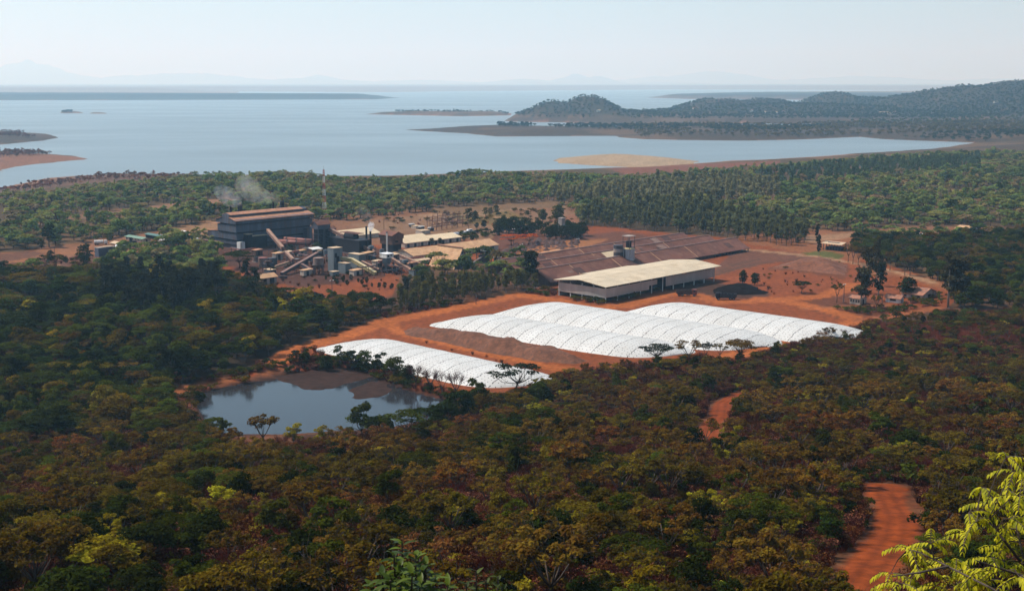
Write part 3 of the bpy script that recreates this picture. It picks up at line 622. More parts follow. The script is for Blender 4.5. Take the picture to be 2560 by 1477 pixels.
NEAR_EDGE = ((440,900),(480,1010),(500,1055),(540,1086),(600,1102),(700,1110),(880,1088),(1000,1072),(1120,1042),(1165,990),(1290,962),(1370,930),(1450,915),(1560,905),(1640,888),(1700,884),(1850,872),(1990,852),(2110,815),(2200,794),(2340,777),(2700,770))
def too_tall(u, v, d, h, line, slack):
    '''keeps a crown from standing in front of what the photo shows behind it'''
    return v - h * FPX / d < np.interp(u, [q[0] for q in line], [q[1] for q in line]) - slack
PICK = lambda opts: opts[int(np.searchsorted(np.cumsum([o[0] for o in opts]), rng.random() * sum(o[0] for o in opts)))][1:]
# near slope
x, y = jitter(-190, 230, 62, 470, 4.0); x, y, z, u, v = frame(x, y); k = clear_of(x, y, u, v) & ~inside(u, v, LEFTF) & (v > 760) & ~((v < 800) & (u > 2330)); x, y, z, u, v = x[k], y[k], z[k], u[k], v[k]
n1 = fbm(x / 26, y / 26, 71); n2 = fbm(x / 60, y / 60, 73)
for i in range(len(x)):
    lush = n1[i] + (.13 if u[i] < 520 else .05 if u[i] < 850 else -.03 if u[i] < 2150 else 0) + (.07 if v[i] < 1050 else 0) + (.06 if u[i] > 2250 else 0)
    if rng.random() < .16: continue
    if lush < .485: sh, tn = PICK([(.40,'bare','grey'),(.14,'bare','brown'),(.08,'sparse','rust'),(.20,'sparse','brown'),(.08,'sparse','olive'),(.05,'clumpy','green'),(.04,'ball','olive'),(.02,'clumpy','lime')])
    elif lush < .575: sh, tn = PICK([(.14,'bare','grey'),(.24,'sparse','olive'),(.24,'sparse','brown'),(.10,'umbrella','olive'),(.1,'clumpy','green'),(.08,'ball','dark'),(.03,'sparse','lime'),(.05,'clumpy','lime'),(.06,'round','olive')])
    else: sh, tn = PICK([(.12,'umbrella','olive'),(.10,'umbrella','green'),(.14,'round','dark'),(.12,'ball','dark'),(.14,'clumpy','green'),(.16,'sparse','olive'),(.1,'round','olive'),(.04,'sparse','lime'),(.08,'sparse','brown')])
    s = (.46 + .62 * rng.random() ** 2) * (1.25 if sh == 'sparse' else 1.0) * (.72 if v[i] < 935 and u[i] > 1150 else 1)
    if tn == 'lime': s = min(s, .72)
    if u[i] > 440 and v[i] > 880 - (u[i] > 1900) * 100 and too_tall(u[i], v[i], math.hypot(x[i], y[i]), TALL[sh] * s, NEAR_EDGE, 26 * rng.random() ** 2):
        if too_tall(u[i], v[i], math.hypot(x[i], y[i]), TALL[sh] * s * .5, NEAR_EDGE, 4): continue
        s *= .5
    put(x[i], y[i], z[i], sh, s, tn, 'slope'); TREES[-1] = TREES[-1][:7] + (TREES[-1][7] * (1.0, .96, .85),) + TREES[-1][8:]
# wood on the left and the scrub on the right
x, y = jitter(-320, 20, 250, 640, 5.2); x, y, z, u, v = frame(x, y); k = clear_of(x, y, u, v, .5) & inside(u, v, LEFTF); x, y, z, u, v = x[k], y[k], z[k], u[k], v[k]; n1 = fbm(x / 40, y / 40, 75)
for i in range(len(x)):
    sh, tn = PICK([(.25,'round','dark'),(.15,'umbrella','dark'),(.2,'clumpy','dark'),(.18,'round','green'),(.1,'umbrella','olive'),(.12,'ball','green')] if n1[i] < .48 else [(.2,'umbrella','green'),(.2,'round','olive'),(.2,'clumpy','green'),(.14,'sparse','brown'),(.04,'clumpy','lime'),(.12,'round','dark'),(.1,'ball','olive')])
    put(x[i], y[i], z[i], sh, .7 + .8 * rng.random() ** 1.4, tn, 'left'); TREES[-1] = TREES[-1][:7] + (TREES[-1][7] * 1.1,) + TREES[-1][8:]
SCRUB = [(2060,600),(2140,604),(2300,600),(2460,592),(2800,570),(2900,800),(2700,835),(2560,772),(2400,776),(2360,772),(2390,735),(2330,700),(2230,668),(2120,640)]
x, y = jitter(170, 480, 380, 800, 5.6); x, y, z, u, v = frame(x, y); k = clear_of(x, y, u, v, 1) & inside(u, v, SCRUB); x, y, z, u, v = x[k], y[k], z[k], u[k], v[k]
for i in range(len(x)):
    sh, tn = PICK([(.25,'round','dark'),(.15,'umbrella','green'),(.2,'ball','green'),(.15,'round','green'),(.1,'sparse','brown'),(.15,'ball','olive')]); put(x[i], y[i], z[i], sh, .75 + .55 * rng.random(), tn, 'scrub')
# plain as far as the lake
x, y = jitter(-640, 760, 560, 1560, 7.0); x, y, z, u, v = frame(x, y)
k = clear_of(x, y, u, v, 2) & (z > ZL + 2.6) & ~inside(u, v, LEFTF) & ~inside(u, v, SCRUB) & ~inside(u, v, DRY_EDGE) & (v < 700)
for p, *_ in GUMS: k &= ~inside(u, v, p)
for p in FIELDS: k &= ~(inside(u + 14 * (fbm(x / 30, y / 30, 77) - .5), v + 7 * (fbm(x / 22, y / 22, 78) - .5), p) & (rng.random(len(x)) < .93))
k &= rng.random(len(x)) < .80 + 1.0 * (fbm(x / 55, y / 55, 79) - .42); x, y, z, u, v = x[k], y[k], z[k], u[k], v[k]; n1 = fbm(x / 90, y / 90, 81)
for i in range(len(x)):
    tn = PICK([(.3,'dark'),(.4,'green'),(.2,'olive'),(.1,'brown')])[0] if n1[i] < .5 else PICK([(.1,'dark'),(.35,'green'),(.4,'olive'),(.15,'brown')])[0]
    s = .6 + 1.05 * rng.random() ** 1.8
    if too_tall(u[i], v[i], math.hypot(x[i], y[i]), 6.3 * s, LAKE_EDGE, 4 * rng.random() ** 2): continue
    put(x[i], y[i], z[i], 'far', s, tn, 'plain'); TREES[-1] = TREES[-1][:7] + (np.array({'dark': (.045, .062, .018), 'green': (.088, .112, .028), 'olive': (.135, .132, .036), 'brown': (.14, .105, .045)}[tn]) * (1.15 + .7 * rng.random()) * (1 + .14 * (rng.random(3) - .5)),) + TREES[-1][8:]
# bare fringe of the shore, islands, far hills
x, y = jitter(-620, 60, 1050, 1500, 9); x, y, z, u, v = frame(x, y); k = inside(u, v, DRY_EDGE) & (z > ZL + .8) & (fbm(x / 40, y / 40, 83) > .42)
for i in np.nonzero(k)[0]: put(x[i], y[i], z[i], 'far', .45 + .3 * rng.random(), 'grey', 'plain')
WOODS = [([(-300,334),(60,336),(98,341),(80,347),(-300,350)], 9, 'grey'), ([(-300,388),(90,387),(126,390),(112,395),(30,400),(-300,408)], 8, 'grey'), ([(1240,318),(1500,322),(1700,322),(1960,326),(2080,325),(1960,338),(1700,336),(1420,330),(1250,326)], 13, 'dark'), ([(2250,346),(2640,338),(2640,350),(2400,354)], 14, 'dark'), ([(1880,316),(2640,300),(2640,312),(2200,322)], 22, 'green'), ([(1560,323),(2000,317),(2640,312),(2640,346),(2150,340),(1900,346),(1600,343)], 15, 'olive'), ([(1640,300),(2100,296),(2640,290),(2640,304),(1700,306)], 16, 'dark'), ([(960,283),(1270,283.5),(1270,286),(1000,285)], 16, 'dark'), ([(150,281),(180,280.5),(180,283),(152,283)], 8, 'dark')]
for p, s, tn in WOODS:
    w = wpoly(p, ZL + 2); xs = [q[0] for q in w]; ys = [q[1] for q in w]; x, y = jitter(min(xs), max(xs), min(ys), max(ys), s); k = inside(x, y, w); x, y = x[k], y[k]
    if not len(x): continue
    x, y, z, u, v = frame(x, y); k = (z > ZL + .9) & (fbm(x / 60, y / 60, 85) > .38)
    for i in np.nonzero(k)[0]: put(x[i], y[i], z[i], 'far', (.5 if tn == 'grey' else .8) + .6 * rng.random(), tn, 'lake')
x, y = jitter(-120, 1900, 3050, 4500, 15); x, y, z, u, v = frame(x, y); k = (z > 2) & (u > 1200) & (fbm(x / 110, y / 110, 87) > .33); x, y, z = x[k], y[k], z[k]
for i in range(len(x)): put(x[i], y[i], z[i] - 1, 'far', .7 + .7 * rng.random(), PICK([(.2,'dark'),(.5,'dark'),(.3,'green')])[0], 'lake')
for p, s, hf, tint, wd in GUMS:
    w = wpoly(p, 0); xs = [q[0] for q in w]; ys = [q[1] for q in w]; x, y = jitter(min(xs), max(xs), min(ys), max(ys), s); k = inside(x, y, w); x, y = x[k], y[k]; z = height(x, y)
    k = np.ones(len(x), bool)
    for pl, wd2, c in ROADS_W: k &= edge_dist(x, y, pl, False) > wd2 * .5 + 2
    gu, gv = to_px(x, y, z); k &= ~too_tall(gu, gv, np.hypot(x, y), 14 * hf, LAKE_EDGE if hf != .56 else ((1000,690),(1090,692),(1130,690),(1180,674),(1250,668),(1300,660),(1345,670)), 6)
    for i in np.nonzero(k)[0]: TREES.append((x[i], y[i], z[i], 'gum', int(rng.integers(0, 4)), hf * (.5 + .62 * rng.random() ** .7), 'gum', np.array(tint) * (.75 + .5 * rng.random()), wd or 'far gum'))

# ---- the largest of each kind stand alone, the others go into one growth
def seen_size(t):
    d = math.sqrt(t[0] ** 2 + t[1] ** 2 + (90 - t[2]) ** 2); u, v = to_px(t[0], t[1], t[2] + 4 * t[5])
    return t[5] * FPX / d if (-30 < u < 2590 and v < 1490) else 0
WHERE = {'slope': 'on the near hillside', 'left': 'in the dark wood beside the pond', 'scrub': 'in the scrub beyond the red field', 'plain': 'on the plain behind the plant', 'lake': 'by the lake'}
KIND = {'round': ('woodland_tree', 'dense round-crowned tree'), 'umbrella': ('woodland_tree', 'flat-topped spreading tree'), 'ball': ('woodland_tree', 'low bushy tree'), 'clumpy': ('woodland_tree', 'upright tree with separate leaf clumps'), 'sparse': ('woodland_tree', 'thin-leaved tree with limbs showing'), 'far': ('woodland_tree', 'small rounded tree'), 'bare': ('bare_tree', 'leafless tree with fine twigs'), 'gum': ('gum_tree', 'tall narrow gum tree')}
PROTO = {}
order = sorted(range(len(TREES)), key=lambda i: -seen_size(TREES[i])); left_over = []; count = {'woodland_tree': 0, 'bare_tree': 0, 'gum_tree': 0}; need = {(s, k) for s in ('far',) for k in range(4)}
LIMIT = {'woodland_tree': 284, 'bare_tree': 220, 'gum_tree': 270}
for i in order:
    t = TREES[i]; nm, desc = KIND[t[3]]; key = (t[3], t[4] % len(SHAPES[t[3]]))
    if seen_size(t) <= 0: left_over.append(i); continue
    want = count[nm] < LIMIT[nm] or (key not in PROTO)
    if nm == 'gum_tree' and t[8] == 'far gum': want = False
    if not want: left_over.append(i); continue
    if t[3] == 'gum': lab = f"tall narrow gum tree in the stand {t[8]}"; grp = f"gum trees {t[8]}"
    else: lab = f"{WORD[t[6]]} {desc} {WHERE[t[8]]}"; grp = f"{WORD[t[6]]} {desc}s {WHERE[t[8]]}"
    o = plant(nm, t[3], t[4], t[0], t[1], t[5], t[7], lab, 'tree', grp, z=t[2]); PROTO.setdefault(key, o); count[nm] += 1
def growth(name, idx, label, cat):
    keys = sorted({(TREES[i][3], TREES[i][4] % len(SHAPES[TREES[i][3]])) for i in idx}); keys = [k for k in keys if k in PROTO]; pos = {k: n for n, k in enumerate(keys)}
    T = [TREES[i] for i in idx if (TREES[i][3], TREES[i][4] % len(SHAPES[TREES[i][3]])) in pos]; s = np.array([t[5] for t in T])
    scatter(name, [PROTO[k] for k in keys], [(t[0], t[1], t[2] - .05) for t in T], rng.random(len(T)) * 6.28, np.stack([s * (.75 + .6 * rng.random(len(T))), s * (.75 + .6 * rng.random(len(T))), s * (.85 + .3 * rng.random(len(T)))], 1), np.array([pos[(t[3], t[4] % len(SHAPES[t[3]]))] for t in T]), np.array([t[7] for t in T]), label, cat)
growth('woodland_foliage', [i for i in left_over if TREES[i][8] in ('slope', 'left', 'scrub') and TREES[i][3] != 'bare'], 'continuous woodland of mixed green trees covering the hillside and valley', 'woodland')
growth('bare_woodland', [i for i in left_over if TREES[i][3] == 'bare'], 'brown leafless dry woodland covering the near hillside', 'woodland')
growth('plain_forest', [i for i in left_over if TREES[i][8] == 'plain'], 'hazy green forest on the plain between plant and lake', 'forest')
growth('lakeside_forest', [i for i in left_over if TREES[i][8] == 'lake'], 'distant bluish forest on hills and islands of the lake', 'forest')
growth('gum_forest', [i for i in left_over if TREES[i][3] == 'gum'], 'brownish plantation of tall gum trees on the plain', 'forest')
# ---- undergrowth: dry twig bushes, leafy bushes and straw tufts
BUSH = [plant('twig_bush', 'twig', k, *PT(u, v)[:2], 1.3, TINT['grey'], lab, 'bush') for k, (u, v, lab) in enumerate([(2105, 1300, 'dry twiggy bush at the left edge of the hillside dirt track'), (1850, 1090, 'dry twiggy bush right of the far bend of the dirt track')])]
BUSH += [plant('leafy_bush', 'leafy', k, *PT(u, v)[:2], s, TINT[t], lab, 'bush') for k, (u, v, s, t, lab) in enumerate([(2125, 1215, 2.0, 'green', 'leafy green bush left of the top of the hillside track'), (2285, 1225, 2.6, 'green', 'big pale green bush casting shade on the right edge of the track'), (2320, 1330, 1.7, 'dark', 'dark leafy bush right of the hillside track')])]
BUSH += [plant('grass_tuft', 'grass', k, *PT(u, v)[:2], 1.2, TINT['straw'], lab, 'grass') for k, (u, v, lab) in enumerate([(2120, 1340, 'straw coloured grass tuft on the left verge of the track'), (2330, 800, 'tall straw grass tuft on the ridge right of the white covers')])]
x, y = jitter(-170, 220, 70, 460, 1.55); x, y, z, u, v = frame(x, y); k = clear_of(x, y, u, v, .3) & (v > 770) & (~inside(u, v, LEFTF) | (rng.random(len(x)) < .25)); k &= ~((u > 440) & (v > 800) & too_tall(u, v, np.hypot(x, y), 1.6, NEAR_EDGE, 3)); x, y, z, u, v = x[k], y[k], z[k], u[k], v[k]
n1 = fbm(x / 12, y / 12, 91); pick = []; tint = []; sc = []
for i in range(len(x)):
    q = rng.random(); ridge = v[i] < 860 and u[i] > 2200
    if ridge or q < .26 + .5 * (n1[i] - .5): pick.append(5 + int(rng.integers(0, 2))); t = TINT['straw']; s = (1.1 if ridge else .7) + .5 * rng.random()
    elif q < .82: pick.append(int(rng.integers(0, 2))); t = TINT['grey'] if rng.random() < .6 else TINT['rust']; s = .9 + .7 * rng.random()
    else: pick.append(2 + int(rng.integers(0, 3))); t = TINT[('olive', 'green', 'olive', 'lime', 'dark')[int(rng.integers(0, 5))]]; s = .7 + .7 * rng.random()
    tint.append(np.array(t) * (.7 + .6 * rng.random())); sc.append(s)
sc = list(sc); X2, Y2, Z2 = list(x), list(y), list(z)
def scrub_at(poly, s, dens, kinds, smin, smax, zz=0):
    w = wpoly(poly, zz); xs = [q[0] for q in w]; ys = [q[1] for q in w]; a, b = jitter(min(xs), max(xs), min(ys), max(ys), s); k = inside(a, b, w) & (rng.random(len(a)) < dens) & (signed(a, b, POND_W) < -.6)
    for pl, wd2, c in ROADS_W: k &= edge_dist(a, b, pl, False) > wd2 * .5
    a, b = a[k], b[k]; c = height(a, b)
    for i in range(len(a)):
        q, t = kinds[int(rng.integers(0, len(kinds)))]; pick.append({'twig': int(rng.integers(0, 2)), 'leafy': 2 + int(rng.integers(0, 3)), 'grass': 5 + int(rng.integers(0, 2))}[q]); tint.append(np.array(TINT[t]) * (.7 + .6 * rng.random())); sc.append(smin + (smax - smin) * rng.random()); X2.append(a[i]); Y2.append(b[i]); Z2.append(c[i])
BANK = [(440,985),(470,955),(560,935),(700,905),(850,896),(950,915),(1060,955),(1180,990),(1190,1030),(1130,1045),(1100,1000),(960,945),(850,912),(700,925),(500,985),(490,1040),(455,1020)]
scrub_at(BANK, 1.7, .75, [('leafy','green'),('leafy','dark'),('twig','grey'),('grass','straw'),('leafy','olive')], .7, 1.7)
scrub_at([(700,880),(760,862),(800,885),(860,912),(720,920)], 1.8, .6, [('twig','rust'),('grass','straw'),('twig','grey')], .8, 1.6)
scrub_at([(860,800),(1000,772),(1180,752),(1340,728),(1400,722),(1400,740),(1300,740),(1180,766),(1060,790),(960,808)], 1.6, .35, [('leafy','olive'),('grass','straw'),('twig','grey'),('leafy','green')], .7, 1.6)
scrub_at([(1390,745),(1500,765),(1620,740),(1700,728),(1620,728),(1500,750)], 2.0, .25, [('leafy','olive'),('leafy','green')], .8, 1.8)
scrub_at([(560,700),(640,720),(760,760),(760,775),(640,775),(540,760)], 1.8, .5, [('twig','grey'),('leafy','dark'),('grass','straw')], .8, 1.6)
scrub_at([(2000,770),(2200,790),(2330,770),(2400,740),(2330,735),(2240,760),(2120,770)], 2.2, .3, [('leafy','olive'),('grass','straw'),('leafy','green')], .7, 1.6)
scrub_at([(20,690),(100,640),(240,640),(240,700),(60,700)], 2.4, .3, [('leafy','olive'),('twig','grey'),('leafy','dark')], .7, 1.6)
scrub_at([(1000,600),(1240,575),(1250,590),(1020,615)], 2.6, .35, [('leafy','dark'),('leafy','green')], .8, 1.6)
scrub_at([(640,660),(1000,650),(1000,690),(700,690)], 3.0, .22, [('twig','grey'),('leafy','dark'),('twig','rust')], .6, 1.2)
scrub_at([(1780,690),(2050,645),(2130,650),(2240,680),(2330,715),(2200,735),(2130,720),(1990,735),(1930,735)], 3.6, .10, [('grass','straw'),('leafy','olive'),('twig','rust')], .5, 1.1)
scrub_at([(560,700),(700,690),(1000,690),(985,738),(880,752),(760,765)], 3.0, .12, [('grass','straw'),('leafy','dark'),('twig','rust')], .5, 1.2)
scrub_at([(880,545),(1100,530),(1440,525),(1440,570),(1250,565),(1100,575),(900,575)], 5.0, .2, [('leafy','olive'),('leafy','dark'),('grass','straw')], .7, 1.8)
scrub_at([(1000,830),(1150,868),(1350,915),(1440,930),(1350,945),(1100,880)], 2.2, .15, [('grass','straw'),('twig','rust')], .4, .9)
scrub_at([(2330,772),(2700,765),(2700,815),(2340,800)], 1.7, .8, [('grass','straw'),('twig','rust'),('leafy','green'),('grass','straw')], .9, 1.9, 2)
x, y, z = np.array(X2), np.array(Y2), np.array(Z2); sc = np.array(sc)
scatter('undergrowth', BUSH, np.stack([x, y, z], 1), rng.random(len(x)) * 6.28, np.stack([sc, sc, sc * (.8 + .4 * rng.random(len(x)))], 1), np.array(pick), np.array(tint), 'dry brown undergrowth of twigs, bushes and straw grass on the hillside', 'undergrowth')
print('TREES', len(TREES), count, 'undergrowth', len(x))
# ---------------------------------------------------------------- the works: everything stands on one grid, axis A to the right and away, B to the left and away
HEAD = R(43.7); A3 = np.array((math.sin(HEAD), math.cos(HEAD), 0)); B3 = np.array((-A3[1], A3[0], 0)); RZ = R(90) - HEAD
def run(O, d, u2):
    k = (u2 - 1280) / FPX; f0 = O[1] * CP - (O[2] - CAM_Z) * SP
    return (k * f0 - O[0]) / (d[0] - k * d[1] * CP)
class S:
    """a thing whose nearest ground corner shows at photo pixel (u, v)"""
    def __init__(s, name, u, v, label, cat, group=None, gz=None):
        p = P(u, v, 0); z = H(p.x, p.y) if gz is None else gz
        p = P(u, v, z); s.O = np.array(p); s.root = empty(name, p, RZ, label, cat, group)
    def w(s, x, y, z=0): return s.O + A3 * x + B3 * y + np.array((0, 0, z))
    def x(s, u, y=0, z=0): return run(s.w(0, y, z), A3, u)
    def y(s, u, x=0, z=0): return run(s.w(x, 0, z), B3, u)
    def z(s, v, x=0, y=0):
        k = (738.5 - v) / FPX; return CAM_Z + s.w(x, y)[1] * (k * CP - SP) / (CP + k * SP) - s.O[2]
    def at(s, u, v, z):
        d = np.array(P(u, v, z + s.O[2])) - s.O; return float(d @ A3), float(d @ B3), z
    def part(s, name, mb, mats, parent=None, smooth=False): return mb.build(name, mats, parent or s.root, smooth)
def gable(s, x0, x1, y0, y1, z0, ze, zr, wall, roof, ridge='x', ov=.5, t=.18, walls=True, ename='roof'):
    if ridge == 'x':
        a0, a1, ends, ax = y0, y1, (x0, x1), 'x'
    else:
        a0, a1, ends, ax = x0, x1, (y0, y1), 'y'
    m = (a0 + a1) / 2; sl = (zr - ze) / (m - a0)
    if walls: s.part('wall', MB().prism([(a0, z0), (a1, z0), (a1, ze), (m, zr), (a0, ze)], ends[0], ends[1], 0, ax), wall)
    lo = ze - sl * ov
    return s.part(ename, MB().prism([(a0 - ov, lo + .02), (m, zr + .02), (a1 + ov, lo + .02), (a1 + ov, lo + t), (m, zr + t), (a0 - ov, lo + t)], ends[0] - ov, ends[1] + ov, 0, ax), roof)
def boxhouse(s, x0, x1, y0, y1, z0, z1, wall, roof, ov=.15, t=.2, slope=0.0):
    s.part('wall', MB().box(x0, x1, y0, y1, z0, z1), wall); r = MB()
    r.prism([(x0 - ov, z1 + .01), (x1 + ov, z1 + .01 + slope), (x1 + ov, z1 + t + slope), (x0 - ov, z1 + t)], y0 - ov, y1 + ov, 0, 'y'); s.part('roof', r, roof)
def openings(s, name, rects, m, face='y'):
    """dark doorways or windows set 3 cm proud of the wall y=const (a0,a1,z0,z1,const)"""
    for a0, a1, z0, z1, c in rects:
        b = MB(); b.box(a0, a1, c - .03, c + .03, z0, z1) if face == 'y' else b.box(c - .03, c + .03, a0, a1, z0, z1); s.part(name, b, m)
STEEL = mat('dark_steel', (.045, .048, .060), .6, .35, .5, .0, (.075, .045, .035), streak=True)
DARKCLAD = mat('dark_cladding', (.066, .076, .105), .65, .42, .22, .0, (.075, .050, .042), rib=('X', .4), streak=True)
PITCHK = mat('soot_and_shade_black', (.012, .012, .018), .9, .4, .6)  # sooty surfaces, and flat black standing for shade in openings and gaps
RUSTROOF = mat('rusty_sheet_roof', (.36, .17, .095), .8, .22, .3, 0, (.24, .10, .06), rib=('X', .4))
BROWNROOF = mat('brown_sheet_roof', (.135, .052, .034), .85, .35, .12, 0, (.19, .085, .055), rib=('X', .5))
CREAMROOF = mat('cream_sheet_roof', (.58, .44, .27), .55, .10, .3, 0, rib=('X', .4))
SHEDROOF = mat('pale_sheet_roof', (.50, .40, .27), .5, .14, .12, 0, (.41, .31, .19), rib=('X', .5))
TANROOF = mat('tan_sheet_roof', (.46, .265, .135), .7, .18, .25, 0, (.34, .17, .08), rib=('X', .5))
SILVER = mat('silver_cladding', (.40, .36, .33), .38, .15, .3, .35, rib=('X', .35), streak=True)
GREYCLAD = mat('grey_green_cladding', (.13, .15, .16), .6, .2, .4, 0, rib=('X', .35), streak=True)
PALEROOF = mat('pale_flat_roof', (.45, .32, .20), .75, .18, .5)
WHITEP = mat('white_paint', (.62, .60, .56), .6, .12, .5, 0, (.42, .36, .30), streak=True)
DIRTYW = mat('dirty_white_wall', (.46, .38, .31), .85, .2, .5, 0, (.30, .20, .14), streak=True)
REDPIPE = mat('red_oxide', (.22, .075, .055), .6, .3, .5, 0, (.13, .06, .05))
BROWNCLAD = mat('brown_cladding', (.085, .045, .035), .75, .3, .35, 0, (.13, .07, .05), rib=('X', .4), streak=True)
CONCR = mat('concrete', (.30, .25, .22), .9, .2, .4, 0, (.2, .14, .11), streak=True)
GREENROOF = mat('green_roof', (.13, .21, .15), .6, .15, .5, 0, rib=('X', .4)); TEALROOF = mat('teal_roof', (.055, .13, .115), .6, .15, .5, 0, rib=('X', .4))
BELT = mat('conveyor_cover', (.20, .11, .085), .7, .3, .4, 0, (.13, .08, .07)); YELLOW = mat('faded_yellow', (.36, .28, .13), .6, .2, .5)
TILE = mat('clay_tile', (.30, .13, .075), .9, .35, .5, 0, (.14, .10, .085)); BLUE = mat('blue_door', (.10, .20, .33), .6, .1, .5)
GLASS = mat('dark_window', (.02, .025, .03), .15, .1, .5, spec=.5); RUBBER = mat('rubber', (.012, .012, .012), .9, .2, 2)

# ---- furnace hall: tall nave, ventilator along the ridge, walls in overhanging tiers, lower aisles on the far side
s = S('furnace_hall', 593, 623.5, 'huge dark blue-grey furnace hall with stepped walls and rusty ventilator roof', 'factory', gz=0)
sm = lambda x, y: (480 + x * .1202, 490 + y * .1202)
L = s.x(778); W = s.y(551); ze = s.z(551); ym, yv, yp = 4.6, 5.0, W / 2
zm, zv, zp = s.z(544.2, 0, ym), s.z(537.6, 0, yv), s.z(532.6, 0, yp)
tz = [0, s.z(616), s.z(604), s.z(585), s.z(564), ze]
yl = [s.y(508), s.y(506), s.y(521), s.y(523), W, W]
for k in range(5):
    o = (.1, .6, 1.1, 1.6, 2.1)[k]; a = MB(); a.box(-o + .8, L + o - .8, -o + .8, (yl[k + 1] if k < 3 else W) + o - .8, tz[k] + (.8 if k else 0), tz[k + 1]); s.part('wall_tier', a, DARKCLAD)
    if k: s.part('shadow_gap', MB().box(.3, L - .3, .3, (yl[k + 1] if k < 3 else W) - .3, tz[k], tz[k] + .8), PITCHK)  # recessed gap in flat black, for the shadow line under each tier
s.part('gable', MB().prism([(-1.3, ze + .01), (W + 1.3, ze + .01), (W - ym, zm), (W - yv, zv), (yp, zp), (yv, zv), (ym, zm)], -1.2, L + 1.2), PITCHK if False else DARKCLAD)
for sg in (0, 1):
    f = (lambda y: y) if not sg else (lambda y: W - y)
    s.part('roof', MB().prism([(f(-1.9), ze - .45), (f(ym), zm + .05), (f(ym), zm + .25), (f(-1.9), ze - .2)], -1.6, L + 1.6), RUSTROOF)
v_ = s.part('ventilator', MB().prism([(yv - .9, zv - .15), (yp, zp + .06), (W - yv + .9, zv - .15), (W - yv + .9, zv + .03), (yp, zp + .26), (yv - .9, zv + .03)], -.7, L - 2), RUSTROOF)
for k in (2, 3):
    s.part('aisle_roof', MB().prism([(W, tz[k + 1] + .02), (yl[k] + 1, tz[k + 1] - 1.2), (yl[k] + 1, tz[k + 1] - 1.0), (W, tz[k + 1] + .25)] if k == 3 else [(W, tz[3] + .6), (yl[3] + 1, tz[3] - .1), (yl[3] + 1, tz[3] + .1), (W, tz[3] + .8)], -.5, L + .4), RUSTROOF)
for u0, u1, v in ((615, 626, 585.5), (627, 663, 590)):
    a0, a1 = s.x(u0, -2), s.x(u1, -2); z = s.z(v, a0, -2); c = s.part('lean_to', MB().box(a0, a1, -4.2, .2, .3, z - .15), PITCHK); s.part('roof', MB().box(a0 - .2, a1 + .2, -4.5, .2, z - .12, z + .08), PALEROOF, c)
s.part('lean_to', MB().box(s.x(764, -2), s.x(776, -2), -3.5, .2, .2, s.z(569, s.x(770), -2)), DARKCLAD)
for uu, v0, r in ((577.8, 514, .55), (598, 512, .6), (603, 511, 1.0), (684, 505, .55), (704, 503, .7), (707.5, 502, .95)):
    x = s.x(uu, 22, 12); s.part('stack', MB().cyl(x, 22, 0, s.z(v0, x, 22), r, 10), PITCHK)
s.part('flue_pipe', MB().tube([s.at(505, 608, 6), s.at(508, 600, 7.2), s.at(552, 606, 6.2)], .6, 8), REDPIPE)
a = s.at(593, 610, 2); s.part('cabin', MB().box(-.6, 2.4, -4, -.7, 0, 4.2), WHITEP)
for k, (u, v) in enumerate(((632, 612), (653, 611))):
    x, y, z = s.at(u, v, 2.6); s.part('fan_casing', MB().tube([(x - .1, -1.2, 3.2), (x + .1, -.2, 3.2)], 1.7, 12), STEEL)
s.part('pipe_bridge', MB().tube([s.at(558, 632, 1.6), s.at(600, 625, 2.2), s.at(640, 620, 2.2)], .35, 6), REDPIPE)

# ---- rotary pipes and furnace tower
for (u0, v0, u1, v1, r, lab) in ((690, 603, 775, 609, 1.25, 'nearer of two long red rotary pipes beside the furnace hall'), (711, 597, 800, 604, 1.15, 'rear red rotary pipe running behind its twin')):
    p = P(u0, v0, 4.2); q = P(u1, v1, 3.8); t = S('rotary_pipe', u0, v0 + 22, lab, 'kiln', 'red rotary pipes', gz=0)
    l0 = t.at(u0, v0, 4.2); l1 = t.at(u1, v1, 3.8); t.part('drum', MB().tube([l0, l1], r, 12), REDPIPE, smooth=True)
    for f in (.08, .35, .62, .9):
        c = [l0[i] + (l1[i] - l0[i]) * f for i in range(3)]; d = [(l1[i] - l0[i]) * .008 for i in range(3)]; t.part('tyre_ring', MB().tube([[c[i] - d[i] for i in range(3)], [c[i] + d[i] for i in range(3)]], r * 1.25, 12), STEEL); t.part('pier', MB().box(c[0] - .6, c[0] + .6, c[1] - .9, c[1] + .9, 0, c[2] - r * 1.2), CONCR)
s = S('furnace_tower', 797, 627, 'black open steel tower with a gabled grey head beside the furnace hall', 'tower', gz=0)
L, W = s.x(827), s.y(781); h0, h1, h2 = s.z(574, 0, 0), s.z(562.5), s.z(556, 0, W / 2)
gable(s, -.3, L, 0, W, h0, h1, h2 + .6, DARKCLAD, BROWNROOF, 'x', .4)
s.part('frame', (lambda m: [m.box(x - .2, x + .2, y - .2, y + .2, 0, h0) for x in (0, L / 2, L) for y in (.1, W)] and [m.beam((x, y, z), (x2, y2, z2), .22, .22) for z in (3, 6, 9) for x, y, x2, y2, z2 in ((0, .1, L, .1, z), (0, W, L, W, z), (0, .1, 0, W, z), (0, .1, L / 2, .1, z - 3), (L / 2, .1, L, .1, z - 3))] and m)(MB()), STEEL)
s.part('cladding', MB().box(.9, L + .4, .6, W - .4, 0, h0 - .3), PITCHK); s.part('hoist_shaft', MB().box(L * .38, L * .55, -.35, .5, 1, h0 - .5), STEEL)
gable(s, L + .5, L + 4.2, .4, W - .6, 0, s.z(572, L + 2), s.z(566, L + 2, 2), PITCHK, BROWNROOF, 'x', .4, ename='annex_roof')
s = S('dark_furnace_building', 899, 636, 'soot black building with a drum vessel on top between tower and twin stacks', 'factory', gz=0)
